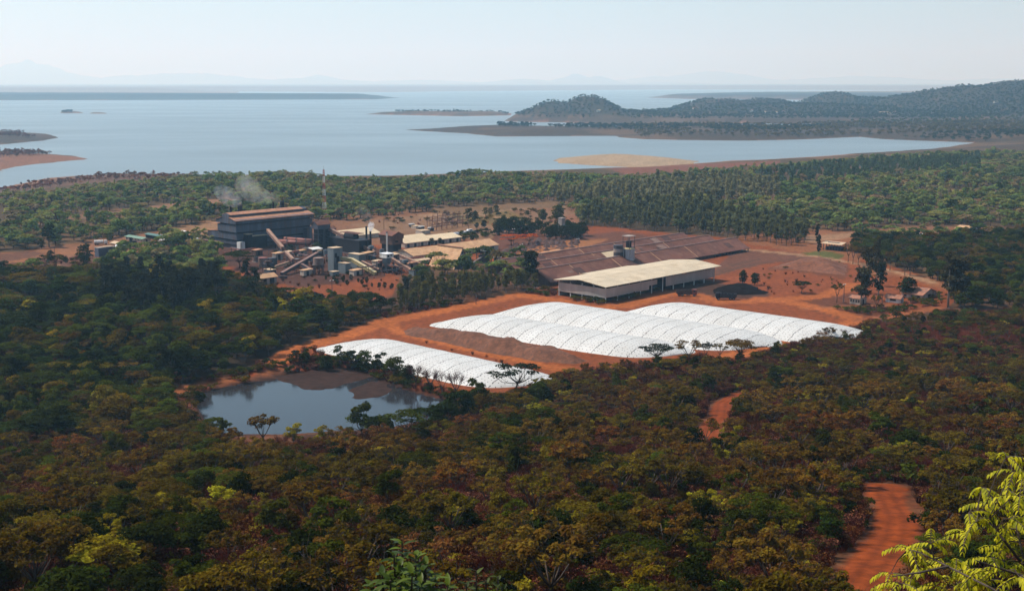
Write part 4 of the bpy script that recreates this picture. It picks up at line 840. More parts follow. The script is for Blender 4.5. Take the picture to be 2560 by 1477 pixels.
W = s.y(822); z = s.z(603); s.part('wall', MB().box(0, 7, 0, W, 0, z), PITCHK)
s.part('parapet', MB().box(-.15, 7.2, -.15, W + .15, z, z + .3), STEEL)
x0, y0, _ = s.at(862, 595, z); s.part('vessel', MB().tube([(2, s.y(866, 2, z + 1), z + 1.4), (3, s.y(890, 3, z + 1), z + 1.4)], 2.3, 12), PITCHK); s.part('deck', MB().box(1, 6, s.y(900, 3), s.y(858, 3), z + 3.2, z + 3.5), BROWNROOF)
s.part('pipe', MB().tube([(.5, 1, z + .3), (1, -6, z + 1.2)], .25, 6), STEEL)
for u, v, v0, lab in ((917, 634, 566, 'taller left one of the two slim black stacks'), (927, 633, 578, 'shorter right black stack blowing white steam')):
    s = S('chimney', u, v, lab, 'chimney', 'pair of slim black stacks', gz=0); h = s.z(v0); s.part('stack', MB().tube([(0, 0, 0), (0, 0, h)], [.62, .5], 12), PITCHK); s.part('flange', MB().cyl(0, 0, h * .55, h * .57, .75, 12), STEEL); s.part('cap', MB().cyl(0, 0, h - .3, h + .05, .6, 12), STEEL)
s = S('white_chimney', 968, 636, 'slim white chimney standing alone in front of the brown tower', 'chimney', gz=0); h = s.z(582); s.part('stack', MB().cyl(0, 0, 0, h, .5, 12, r1=.45), WHITEP); s.part('cap', MB().cyl(0, 0, h, h + .5, .55, 12), STEEL)
# ---- boxes of the crushing plant
def plantbox(name, u, v, ua, ub, vt, lab, wall, roof, low=0, doors=()):
    s = S(name, u, v, lab, 'building', gz=0); L, W = s.x(ua), s.y(ub); z = s.z(vt)
    boxhouse(s, 0, L, 0, W, low, z, wall, roof)
    if low: [s.part('leg', MB().box(x - .15, x + .15, y - .15, y + .15, 0, low), STEEL) for x in (.2, L - .2) for y in (.2, W - .2)]
    if doors: openings(s, 'doorway', [(L * a, L * b, z * c, z * d, 0) for a, b, c, d in doors], PITCHK)
    return s
plantbox('screening_tower', 835, 681, 857, 820, 621.5, 'tall narrow grey-green tower with a flat pale roof', GREYCLAD, PALEROOF, 0, [(.3, .62, .38, .66), (.15, .4, .62, .8)])
plantbox('crusher_house', 898, 674, 913, 872, 637.5, 'grey box building with pale roof and dark doorway behind the yellow gallery', GREYCLAD, PALEROOF, 0, [(.2, .9, .2, .6)])
plantbox('screen_house', 864, 685, 877, 846, 659.5, 'grey-green box with pale roof standing under the yellow gallery', GREYCLAD, PALEROOF)
plantbox('pump_house', 833, 691, 848, 823.5, 680.5, 'lowest small grey box with a square tan roof', GREYCLAD, PALEROOF)
plantbox('transfer_house', 742, 663, 752, 733, 651, 'small grey transfer house on legs where two conveyors meet', GREYCLAD, PALEROOF, 3.0)
plantbox('control_cabin', 797, 641, 806, 793, 627.5, 'little cabin at the head of the long crossing conveyor', GREYCLAD, PALEROOF, 1.5)
s = S('crushed_ore_hopper', 967, 684, 'white-topped hopper house on a dark steel frame', 'hopper', gz=0); L, W = s.x(985), s.y(950); z1, z2, z3 = s.z(636), s.z(646), s.z(657)
boxhouse(s, 0, L, 0, W, z2, z1, WHITEP, mat('white_roof', (.75, .74, .72), .5, .06, .5)); s.part('bin', MB().tube([(L / 2, W / 2, z3 - 2.5), (L / 2, W / 2, z3), (L / 2, W / 2, z2)], [1.2, W * .55, W * .55], 4), GREYCLAD)
for x in (0, L):
    for y in (0, W): s.part('leg', MB().box(x - .2, x + .2, y - .2, y + .2, 0, z3), STEEL)
s.part('brace', (lambda m: [m.beam((0, y, z), (L, y, z + dz), .18, .18) for y in (0, W) for z, dz in ((.3, 3), (3.3, 0), (3.3, -3))] and m)(MB()), STEEL); s.part('lower_house', MB().box(.8, L - .8, .8, W - .8, 0, z3 - 2.6), PITCHK); openings(s, 'window', [(.6, 1.8, z2 + .5, z1 - .5, 0), (2.4, 3.6, z2 + .9, z1 - .4, 0)], PITCHK)
s = S('ore_bin', 797, 686, 'rusty round ore bin standing on a ring of steel legs', 'silo', gz=0); z1, z0 = s.z(644), s.z(662)
s.part('drum', MB().tube([(0, 0, z0 - 2), (0, 0, z0), (0, 0, z1)], [.8, 2.5, 2.5], 16), mat('rusty_drum', (.20, .14, .115), .8, .3, .6, 0, (.17, .07, .05)), smooth=False)
for k in range(8): s.part('leg', MB().box(2.4 * math.cos(k * .785) - .12, 2.4 * math.cos(k * .785) + .12, 2.4 * math.sin(k * .785) - .12, 2.4 * math.sin(k * .785) + .12, 0, z0), STEEL)
s.part('platform', MB().cyl(0, 0, z0 - .15, z0 + .1, 3.0, 16), STEEL)
s = S('brown_tower_building', 981, 634, 'brown gabled tower building whose head overhangs its base', 'tower', gz=0); L, W = s.x(1010), s.y(948); h0, h1, h2 = s.z(599), s.z(590), s.z(580, L / 2)
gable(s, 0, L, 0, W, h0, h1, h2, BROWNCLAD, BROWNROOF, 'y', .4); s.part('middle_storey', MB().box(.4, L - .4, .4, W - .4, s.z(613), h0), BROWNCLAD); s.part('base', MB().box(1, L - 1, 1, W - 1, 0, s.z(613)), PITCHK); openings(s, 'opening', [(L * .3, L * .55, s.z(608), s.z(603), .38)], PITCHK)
# ---- conveyors
def conveyor(pts, lab, m, w=1.5, h=1.6, legs=2):
    """enclosed belt gallery on trestles; pts are (u, v, height)"""
    t = S('conveyor', pts[0][0], pts[0][1] + 20, lab, 'conveyor', gz=0); l = [t.at(*p) for p in pts]; g = MB(); r = MB()
    for p, q in zip(l, l[1:]):
        g.beam(p, q, w, h); p2 = (p[0], p[1], p[2] + h / 2 + .06); q2 = (q[0], q[1], q[2] + h / 2 + .06); r.beam(p2, q2, w + .3, .1)
        n = max(1, int((Vector(q) - Vector(p)).length / 9))
        for k in range(n + 1):
            c = Vector(p).lerp(Vector(q), (k + .5) / (n + 1))
            if c.z > 1.6: b = MB(); b.beam((c.x - .8, c.y - .3, -.2), (c.x - .2, c.y, c.z - h / 2), .18, .18); b.beam((c.x + .8, c.y + .3, -.2), (c.x + .2, c.y, c.z - h / 2), .18, .18); b.beam((c.x - .55, c.y - .2, c.z * .4), (c.x + .55, c.y + .2, c.z * .4), .14, .14); t.part('trestle', b, STEEL)
    t.part('gallery', g, m); t.part('cover', r, {'faded_yellow': mat('yellow_lit_top', (.50, .40, .22), .6, .2, .5), 'dark_steel': BELT}.get(m.name, mat('belt_lit_top', (.27, .155, .105), .7, .3, .5)))  # covers take lighter copies of the gallery colours as a sunlit top
conveyor([(822, 572, 11.2), (937, 632, 1.2)], 'longest conveyor sloping down to the right from the black furnace tower', BELT)
conveyor([(669, 576, 9.5), (707, 621, 3.2)], 'conveyor climbing against the front wall of the furnace hall', BELT)
conveyor([(715, 631, 5.0), (733, 650, 4.2)], 'short conveyor running down to the small transfer house', BELT, 1.2, 1.2)
conveyor([(793, 634, 6.2), (704, 685, 1.0)], 'long dark conveyor crossing down to the left towards the tan-roofed shed', STEEL, 1.5, 1.4)
conveyor([(846, 645, 6.4), (880, 649.5, 5.8), (939, 684, .8)], 'bent yellow conveyor gallery leaving the tall grey tower', YELLOW, 1.5, 1.5)
conveyor([(974, 645, 6.2), (1036, 682, .8)], 'conveyor sloping down to the right from the white-topped hopper house', BELT)
conveyor([(754, 662, 3.4), (783, 678, 1.2)], 'short low conveyor feeding the round ore bin', STEEL, 1.2, 1.2)
conveyor([(729, 654, 3.0), (688, 667, .9)], 'orange low conveyor between shed and transfer house', PALEROOF, 1.2, 1.0)
conveyor([(905, 655, 4.0), (948, 676, 1.0)], 'brown conveyor between the grey box and the hopper house', BELT, 1.2, 1.2)
conveyor([(1065, 667, .9), (1000, 640, 4.5)], 'brown conveyor behind the trees left of the tall tan gable', BELT, 1.2, 1.2)
conveyor([(697, 692, 1.2), (716, 692.5, .6)], 'stub of dark conveyor beside the tan-roofed shed', STEEL, 1.2, 1.0)
# ---- small sheds in the yard
s = S('equipment_shed', 654, 713, 'small shed with a tan roof and two dark doorways in the red yard', 'shed', gz=0); L, W = s.x(692), s.y(642); ze = s.z(695.5); gable(s, 0, L, 0, W + 2, 0, ze, ze + 1.3, CONCR, TANROOF, 'x', .6); openings(s, 'doorway', [(L * .13, L * .34, 0, ze * .85, 0), (L * .55, L * .85, 0, ze * .85, 0)], PITCHK)
s = S('sand_shed', 676, 684, 'grey shed with a pale roof just behind the tan-roofed shed', 'shed', gz=0); boxhouse(s, 0, s.x(690), 0, s.y(660), 0, s.z(676), DARKCLAD, PALEROOF)
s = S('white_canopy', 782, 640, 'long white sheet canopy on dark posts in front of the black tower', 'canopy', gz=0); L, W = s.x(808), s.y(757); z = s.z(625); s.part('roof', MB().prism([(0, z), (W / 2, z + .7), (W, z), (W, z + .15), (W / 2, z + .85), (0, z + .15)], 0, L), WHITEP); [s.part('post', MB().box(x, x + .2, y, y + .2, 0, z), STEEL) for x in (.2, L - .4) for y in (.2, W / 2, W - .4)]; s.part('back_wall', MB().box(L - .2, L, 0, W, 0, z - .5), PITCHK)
s = S('brown_tank', 664, 668, 'squat rusty brown tank left of the conveyors', 'tank', gz=0); s.part('shell', MB().cyl(0, 2, 0, s.z(645), 2.3, 16), mat('rusty_drum', (.2, .14, .115))); s.part('lid', MB().tube([(0, 2, s.z(645)), (0, 2, s.z(645) + .5)], [2.4, .4], 16), REDPIPE); s.part('shed_side', MB().box(2.6, 7, 0, 4, 0, s.z(648)), STEEL)
# ---- A-frame store, long stores, cream workshops
s = S('a_frame_store', 1135, 673.5, 'tall steep A-frame store with an orange-tan slope and a dark gable', 'building', gz=0); L, W = s.x(1177), s.y(1075); za = s.z(622, L / 2)
s.part('gable_wall', MB().prism([(0, 0), (L, 0), (L / 2, za)], 0, W, 0, 'y'), CONCR)
for sg in (0, 1):
    f = (lambda x: x) if not sg else (lambda x: L - x); s.part('roof_slope', MB().prism([(f(-.5), -.2), (f(L / 2), za + .25), (f(L / 2), za + .55), (f(-.8), -.2)], -.5, W + .3, 0, 'y'), TANROOF)
s.part('ridge_cap', MB().box(L / 2 - .6, L / 2 + .6, -.6, W + .4, za + .5, za + .75), RUSTROOF); openings(s, 'vent', [(L / 2 - .7, L / 2 + .7, za * .74, za * .85, 0)], PITCHK); openings(s, 'doorway', [(L * .08, L * .2, 0, 1.4, 0), (L * .5, L * .62, .4, 1.4, 0), (L * .66, L * .78, .4, 1.4, 0)], PITCHK); s.part('plinth', MB().box(.4, L - .4, -.06, 0, 0, 1.9), GREYCLAD)
def longshed(name, u, v, ua, W, ve, vr, lab, wall, roof, cat='shed', ridge='x', doors=0, dz=None):
    s = S(name, u, v, lab, cat, gz=0); L = s.x(ua); ze = s.z(ve); zr = s.z(vr, 0, W / 2); gable(s, 0, L, 0, W, 0, ze, max(zr, ze + .6), wall, roof, ridge, .5)
    if doors: openings(s, 'doorway', [(L * (k + .3) / doors, L * (k + .62) / doors, 0, ze * .8, 0) for k in range(doors)], PITCHK)
    return s, L, ze, zr
longshed('long_store', 1034, 654, 1246, 15, 640, 624.5, 'long low store with a tan roof running behind the A-frame', DIRTYW, TANROOF, doors=7)
longshed('cream_workshop', 1013, 620, 1082, 18, 608.5, 592, 'bright cream roofed workshop right of the brown tower', DIRTYW, CREAMROOF, doors=4)
longshed('cream_store', 1082, 612, 1153, 16, 601, 590, 'lower cream roof continuing to the right of the bright workshop', DIRTYW, CREAMROOF, doors=4)
longshed('cream_annex', 842, 605, 950, 16, 594, 580, 'long cream roof with small vents behind the twin black stacks', DIRTYW, CREAMROOF)
longshed('low_annex', 1003, 632, 1048, 4, 628.5, 626.5, 'low tan lean-to under the wall of the cream workshop', DIRTYW, TANROOF)
longshed('dark_doored_shed', 995, 646, 1030, 7, 637, 631, 'small tan roofed shed with dark openings below the brown tower', PITCHK, TANROOF)
longshed('tile_hut', 981, 679, 998, 4, 667, 663.5, 'small orange roofed hut right of the hopper house', DIRTYW, mat('orange_roof', (.42, .17, .075), .8, .2, .5), doors=3)
longshed('mess_hut', 1040, 660, 1075, 4, 653, 649, 'low flat hut left of the tall tan gable', DIRTYW, PALEROOF, doors=3)
s = S('crushing_frame', 1213, 660, 'blue-grey steel frame with white roof right of the A-frame', 'building', gz=0); L, W = s.x(1228), s.y(1192); z = s.z(628); s.part('roof', MB().box(-.3, L + .3, -.3, W + .3, z, z + .2), WHITEP); [s.part('leg', MB().box(x - .15, x + .15, y - .15, y + .15, 0, z), STEEL) for x in (0, L) for y in (0, W / 2, W)]; s.part('machine', MB().box(.6, L - .4, .6, W - .6, .4, z * .55), STEEL); s.part('walkway', MB().box(-.5, L + .5, -.5, W + .5, z * .6, z * .6 + .12), STEEL); s.part('chute', MB().tube([(-6, 3, .8), (-2, 2.5, 2.6), (.6, 2, 3.6)], .45, 6), CONCR)
s = S('white_roof_hut', 1242, 654, 'little open hut with a white flat roof beside the blue-grey frame', 'hut', gz=0); L, W = s.x(1254), s.y(1231); z = s.z(645); s.part('roof', MB().box(-.2, L + .2, -.2, W + .2, z, z + .15), WHITEP); s.part('core', MB().box(.5, L - .5, .5, W - .5, 0, z), STEEL)
# ---- three long brown sheds side by side
for k, (yr, lab, xa, xb) in enumerate(((-9, 'front one of three parallel long brown sheds, its right end open on posts', -12, 149), (8, 'middle one of the three parallel long brown sheds', -10, 148), (24.5, 'rear one of the three parallel long brown sheds', -2, 147))):
    s = S('long_brown_shed', 1346, 697, lab, 'shed', 'three long brown sheds', gz=0); c = s.w(xa, yr - 8.5); s.root.location = c; o = (xb - xa)
    s.part('roof', MB().prism([(-.9, 1.5), (8.5, 6.5), (17.6, 1.7), (17.6, 1.85), (8.5, 6.68), (-.9, 1.68)], 0, o), BROWNROOF)
    s.part('ridge_strip', MB().prism([(8.1, 6.4), (8.9, 6.4), (8.9, 6.75), (8.5, 6.95), (8.1, 6.75)], -.1, o + .1), mat('ridge_strip', (.20, .12, .10), .8, .2, .5))
    for f in (.14, .33, .52, .70)[: 3 if k == 2 else 4]: x = o * (f + .03 * k); s.part('rooflight', MB().prism([(-.85, 1.72), (8.1, 6.47), (8.1, 6.52), (-.85, 1.77)], x, x + .45), TANROOF)
    wall_end = o * (.80 if k == 0 else 1.0) - .3
    for j in range(12): x = wall_end + (o - .4 - wall_end) * j / 11 if k == 0 else o * j / 11; s.part('post', MB().box(x, x + .3, .1, .4, -.1, 2.05), STEEL)
    s.part('wall', MB().prism([(.3, 0), (17, 0), (17, 1.9), (8.5, 6.3), (.3, 2.0)], .2, wall_end), BROWNCLAD)
    s.part('truss', MB().prism([(.4, 1.8), (8.5, 6.2), (16.6, 1.8)], o - .5, o - .3), STEEL)
    for q in range(7):
        x = o * (.04 + .92 * rng.random()); a = .5 + 5 * rng.random(); b = min(8, a + 1.5 + 4 * rng.random()); zf = lambda y: 1.5 + (y + .9) * 5 / 9.4 + .2; wd = 1.5 + 5 * rng.random()
        s.part('replaced_sheet', MB().prism([(a, zf(a)), (b, zf(b)), (b, zf(b) + .04), (a, zf(a) + .04)], x, min(o, x + wd)), mat('replaced_sheet_' + 'abc'[q % 3], ((.075, .035, .027), (.17, .075, .05), (.20, .12, .09))[q % 3], .85, .3, .3, rib=('X', .5)))
    if k == 1: s.part('roof_patch', MB().prism([(2.0, 3.22), (7.6, 6.2), (7.6, 6.24), (2.0, 3.26)], o * .405, o * .47), CREAMROOF)
# ---- pale-roofed shed on stilts
s = S('pale_roofed_shed', 1513.8, 757, 'large open shed with a pale cream roof and silver wall bands on posts', 'shed', gz=0); L, W = s.x(1786), s.y(1396); z0, z1, ze = s.z(745), s.z(722), s.z(716.5); zr = ze + 1.5
s.part('roof', MB().prism([(-1.4, ze - .1), (W * .5, zr), (W + 1.4, ze), (W + 1.4, ze + .18), (W * .5, zr + .2), (-1.4, ze + .1)], -1.6, L + 3.2), SHEDROOF)
s.part('rear_roof', MB().prism([(W + 1.5, ze - .3), (W + 9, ze - 1.3), (W + 9, ze - 1.1), (W + 1.5, ze - .1)], L * .32, L * .75), SHEDROOF)
xa, xb = s.x(1308 + 334), s.x(1300 + 1480 / 4.07)
s.part('wall_band', MB().box(-.12, s.x(1622), -.12, 0, z0, z1), SILVER); s.part('wall_band', MB().box(s.x(1622) + .02, xa, -.12, 0, z0 + 1.7, z1), SILVER); s.part('wall_band', MB().box(xb, L, -.12, 0, z0, z1 + .2), SILVER)
s.part('wall_band', MB().box(-.12, 0, .02, W, z0, z1), SILVER); s.part('wall_band', MB().box(L, L + .12, 0, W, z0, z1), SILVER); s.part('wall_band', MB().box(0, L, W, W + .12, 0, z1), SILVER)
for k in range(11): x = .1 + (L - .4) * k / 10; s.part('post', MB().box(x, x + .32, .05, .37, -.2, ze), WHITEP)
for k in range(1, 5): y = (W - .4) * k / 4; s.part('post', MB().box(.1, .42, y, y + .32, -.2, ze), WHITEP); s.part('post', MB().box(L - .42, L - .1, y, y + .32, -.2, ze), WHITEP)
tr = MB()
for k in range(11):
    x = .25 + (L - .4) * k / 10; tr.beam((x, .2, ze - .2), (x, W / 2, zr - .1), .15, .2); tr.beam((x, W - .2, ze - .2), (x, W / 2, zr - .1), .15, .2); tr.beam((x, .2, ze - 1.1), (x, W, ze - 1.1), .15, .15)
    for j in range(6): tr.beam((x, W * j / 6 + .2, ze - 1.1), (x, W * (j + .5) / 6 + .2, ze + .2), .1, .1); tr.beam((x, W * (j + 1) / 6, ze - 1.1), (x, W * (j + .5) / 6 + .2, ze + .2), .1, .1)
tr.beam((.2, .2, z1 + .5), (L, .2, z1 + .5), .12, .12); s.part('roof_truss', tr, STEEL)
st = s.part('floor_shade', MB().prism([(3, -.1), (W - 3, -.1), (W * .6, 2.6), (W * .4, 2.6)], 6, L - 6), PITCHK)  # black prism stands in for the shade on the shed floor
s = S('shed_annex', 1372, 706, 'small pale block at the left rear end of the pale-roofed shed', 'building', gz=0); boxhouse(s, 0, s.x(1380), 0, s.y(1350), 0, s.z(697), DIRTYW, PALEROOF)
# ---- silos
s = S('striped_silo', 1545, 672, 'dark round silo with pale rings beside the white silo', 'silo', gz=0); h = s.z(613); r = 12.3 / FPX * s.O[1] * 1.0
for k in range(7): s.part('ring', MB().cyl(0, 0, h * k / 7, h * (k + 1) / 7, r if k % 2 else r * .985, 18), STEEL if k % 2 == 0 else CONCR)
s.part('roof', MB().tube([(0, 0, h), (0, 0, h + .5)], [r * 1.03, .3], 18), STEEL)
s = S('white_silo', 1571, 672, 'pale grey-white silo carrying a steel hoist frame', 'silo', gz=0); h = s.z(621); r = 15.2 / FPX * s.O[1]; s.part('shell', MB().cyl(0, 0, 0, h, r, 20), mat('silo_paint', (.36, .36, .38), .6, .15, .5, 0, (.25, .22, .2), streak=True), smooth=False); s.part('roof', MB().tube([(0, 0, h), (0, 0, h + .6)], [r * 1.04, .3], 20), YELLOW)
h2 = s.z(590); fr = MB()
for x in (-2, 2):
    for y in (-2, 2): fr.beam((x, y, h), (x, y, h2), .18, .18)
for z in (h + (h2 - h) * .5, h2): [fr.beam(a, b, .16, .16) for a, b in (((-2, -2, z), (2, -2, z)), ((-2, 2, z), (2, 2, z)), ((-2, -2, z), (-2, 2, z)), ((2, -2, z), (2, 2, z)))]
s.part('hoist_frame', fr, STEEL); s.part('bucket', MB().box(-1, .8, -1, 1, h + .6, h + (h2 - h) * .6), PITCHK); s.part('frame_roof', MB().box(-2.6, 2.6, -2.4, 2.4, h2, h2 + .2), CONCR); s.part('ladder', MB().box(-r - .3, -r, -.3, .3, 0, h), STEEL)
s = S('concrete_tower', 1404, 582, 'plain grey concrete tower rising out of the dark trees', 'tower', gz=0); h = s.z(546); s.part('shaft', MB().box(-1.5, 1.5, -1.5, 1.5, 0, h), CONCR); s.part('cap', MB().box(-1.7, 1.7, -1.7, 1.7, h, h + .4), CONCR)
# ---- left edge of the works
def house(name, u, v, ua, ub, ve, lab, wall, roof, rise=1.0, ridge='y', doors=2, cat='building'):
    s = S(name, u, v, lab, cat, gz=0); L, W = s.x(ua), s.y(ub); ze = s.z(ve); gable(s, 0, L, 0, W, 0, ze, ze + rise, wall, roof, ridge, .6)
    if doors: openings(s, 'window', [(W * (k + .3) / doors, W * (k + .7) / doors, ze * .35, ze * .75, 0) for k in range(doors)], GLASS, 'x'); openings(s, 'doorway', [(L * .4, L * .6, 0, ze * .8, 0)], PITCHK)
    return s
house('green_roofed_office', 357, 606, 377, 314, 598, 'low office with a pale green roof and cream walls', DIRTYW, GREENROOF, .6, doors=6)
house('teal_roofed_shed', 406, 602, 422, 364, 592, 'open dark shed with a teal green roof', PITCHK, TEALROOF, .5, doors=0)
house('tan_roofed_house', 297, 614, 318, 277, 610.5, 'low house with a flat tan roof beside a black boiler hut', DIRTYW, PALEROOF, .7, doors=3)
s = S('boiler_hut', 328, 617, 'black boiler hut with a short stub stack', 'hut', gz=0); s.part('wall', MB().box(0, 3.5, 0, 2.5, 0, 3), PITCHK); s.part('stack', MB().cyl(.8, 1.5, 3, 5, .8, 10), PITCHK); s.part('vessel', MB().tube([(3.6, 1, 1.2), (5, 1, 1.2)], .9, 10), STEEL)
s = S('blue_grey_tank', 247, 643, 'big windowless blue-grey steel box by the round dark tree', 'tank', gz=0); L = s.x(289); h = s.z(621); s.part('shell', MB().box(0, L, 0, 4, 0, h), mat('blue_grey_steel', (.085, .095, .13), .6, .15, .3)); s.part('rim', MB().box(-.1, L + .1, -.1, 4.1, h, h + .25), CONCR); s.part('hatch', MB().box(L * .35, L * .9, .8, 3, h + .25, h + .5), PALEROOF)
s = S('long_white_block', 404, 612, 'long cream boundary block with a blue door panel', 'building', gz=0); L = s.x(471); h = s.z(601); boxhouse(s, 0, L, 0, 4, 0, h, DIRTYW, WHITEP); openings(s, 'door', [(L * .42, L * .49, 0, h * .9, 0)], BLUE); openings(s, 'gate', [(L * .55, L * .59, 0, h * .95, 0)], REDPIPE)
s = S('red_tank', 452, 621, 'horizontal red-brown tank in front of the white wall', 'tank', gz=0); l1 = s.at(486, 617, 0); s.part('shell', MB().tube([(0, 0, 1.6), (s.x(487), 0, 1.6)], 1.5, 14), REDPIPE); [s.part('saddle', MB().box(x, x + .5, -.9, .9, 0, .6), CONCR) for x in (1.2, s.x(487) - 1.8)]
for u, v, vt, lab in ((494, 616, 596, 'slim white tank at the left corner of the furnace hall'), (501, 612, 598, 'second pale standpipe behind the slim white tank')):
    s = S('standing_tank', u, v, lab, 'tank', 'slim pale tanks', gz=0); s.part('shell', MB().cyl(0, 0, 0, s.z(vt), .75, 12), WHITEP); s.part('cap', MB().tube([(0, 0, s.z(vt)), (0, 0, s.z(vt) + .3)], [.8, .2], 12), WHITEP)
house('gate_kiosk', 461, 584, 470, 453, 579, 'tiny white kiosk on the bare yellow ground behind the wall', WHITEP, WHITEP, .3, doors=1, cat='kiosk')
# ---- right hand side
house('white_cottage', 2150, 762, 2166, 2124, 747, 'low white cottage with broken windows under the tall tree', DIRTYW, TILE, .7, doors=4, cat='house')
house('brown_roofed_cottage', 2250, 759, 2259, 2214, 746, 'white cottage with a brown roof and one square window', WHITEP, TILE, 1.0, 'y', doors=1, cat='house')
house('ruined_tiled_house', 2305, 749, 2340, 2254, 738, 'bigger house with a patchy broken tile roof', DIRTYW, TILE, 2.0, 'y', doors=3, cat='house')
s = S('open_pavilion', 2102, 629, 'low open pavilion with a flat pale roof on dark posts', 'pavilion', gz=0); L, W = s.x(2122), s.y(2056); z = s.z(613); s.part('roof', MB().prism([(-.6, z), (L / 2, z + .9), (L + .6, z), (L + .6, z + .2), (L / 2, z + 1.1), (-.6, z + .2)], -.6, W + .6, 0, 'y'), PALEROOF); s.part('skylight', MB().box(L * .2, L * .4, W * .2, W * .8, z + .62, z + .9), STEEL)
for k in range(7): [s.part('post', MB().box(x, x + .25, W * k / 6.4, W * k / 6.4 + .25, 0, z), STEEL) for x in (0, L - .25)]
s.part('inner_block', MB().box(1.5, L - 1.2, 1, W - 1, 0, z * .5), PITCHK)  # black block filling the pavilion opening
house('tan_roof_hall', 2420, 584, 2446, 2388, 573, 'distant tan roofed hall half hidden by reddish bare trees', DIRTYW, TANROOF, 1.2, 'y', doors=0)

# ---- clutter of the crushing yard
def yard(name, spots, lab, cat, grp, fn):
    for u, v in spots:
        s = S(name, u, v, lab, cat, grp, gz=0); fn(s)
def rack(s):
    l = 8 + 8 * rng.random(); h = 2 + 2.5 * rng.random(); a = rng.random() < .5; q = (lambda t, z, o=0: (t, o, z) if a else (o, t, z))
    for o in (0, .6): s.part('pipe', MB().tube([q(0, h, o), q(l, h + rng.normal() * .3, o)], .16 + .12 * rng.random(), 6), REDPIPE if rng.random() < .5 else STEEL)
    for t in (.5, l * .5, l - .5): s.part('post', MB().box(*(sum(zip(q(t - .1, 0, .1)[:2], q(t + .1, 0, .4)[:2]), ())), 0, h) if False else MB().beam(q(t, 0, .3), q(t, h, .3), .2, .2), STEEL)
yard('pipe_rack', ((655, 640), (700, 655), (770, 650), (815, 655), (880, 648), (905, 690), (940, 655), (1005, 690), (725, 672), (960, 690), (600, 645), (745, 625), (870, 630), (1010, 660)), 'rusty pipes on low steel posts in the crushing yard', 'pipes', 'pipe racks of the crushing yard', rack)
def smalltank(s):
    r = .8 + .9 * rng.random(); h = 2 + 2.5 * rng.random(); m = (STEEL, GREYCLAD, CONCR, mat('rusty_drum', (.2, .14, .115)))[int(rng.integers(0, 4))]; s.part('shell', MB().cyl(0, 0, .4, h, r, 14), m); s.part('lid', MB().tube([(0, 0, h), (0, 0, h + .35)], [r * 1.03, .2], 14), STEEL); s.part('plinth', MB().box(-r, r, -r, r, 0, .4), CONCR)
yard('yard_tank', ((700, 640), (765, 668), (776, 655), (890, 655), (920, 668), (935, 648), (1000, 668), (640, 655), (815, 640), (955, 640)), 'small round steel tank in the crushing yard', 'tank', 'small tanks of the crushing yard', smalltank)
def yardhut(s):
    l, w, h = 3 + 3 * rng.random(), 2.5 + 2 * rng.random(), 2.4 + 1.2 * rng.random(); boxhouse(s, 0, l, 0, w, 0, h, (GREYCLAD, CONCR, BROWNCLAD, DIRTYW)[int(rng.integers(0, 4))], (PALEROOF, BROWNROOF, RUSTROOF, TANROOF)[int(rng.integers(0, 4))], .3, .15, .3); openings(s, 'doorway', [(l * .3, l * .6, 0, h * .8, 0)], PITCHK)
yard('yard_hut', ((690, 650), (720, 645), (745, 640), (760, 690), (885, 690), (915, 650), (1015, 645), (940, 668), (985, 655), (640, 640), (1020, 672), (855, 625), (1035, 690)), 'small sheet metal hut among the conveyors', 'hut', 'huts of the crushing yard', yardhut)
def platform(s):
    h = 3 + 3 * rng.random(); l = 3 + 2 * rng.random(); f = MB(); [f.beam((x, y, 0), (x, y, h + .9), .18, .18) for x in (0, l) for y in (0, 2.5)]; [f.beam((0, y, .3), (l, y, h - .2), .12, .12) for y in (0, 2.5)]; s.part('frame', f, STEEL); s.part('deck', MB().box(-.3, l + .3, -.3, 2.8, h, h + .12), STEEL); s.part('machine', MB().box(.6, l - .5, .5, 2, h + .12, h + 1.3), (REDPIPE, GREYCLAD, BROWNCLAD)[int(rng.integers(0, 3))]); s.part('hopper', MB().tube([(l / 2, 1.2, h - 1.6), (l / 2, 1.2, h)], [.3, 1.0], 6), STEEL)
yard('machine_platform', ((735, 655), (785, 660), (875, 668), (925, 645), (950, 682), (710, 632), (1010, 682), (665, 690)), 'open steel platform carrying a machine in the crushing yard', 'platform', 'machine platforms of the crushing yard', platform)
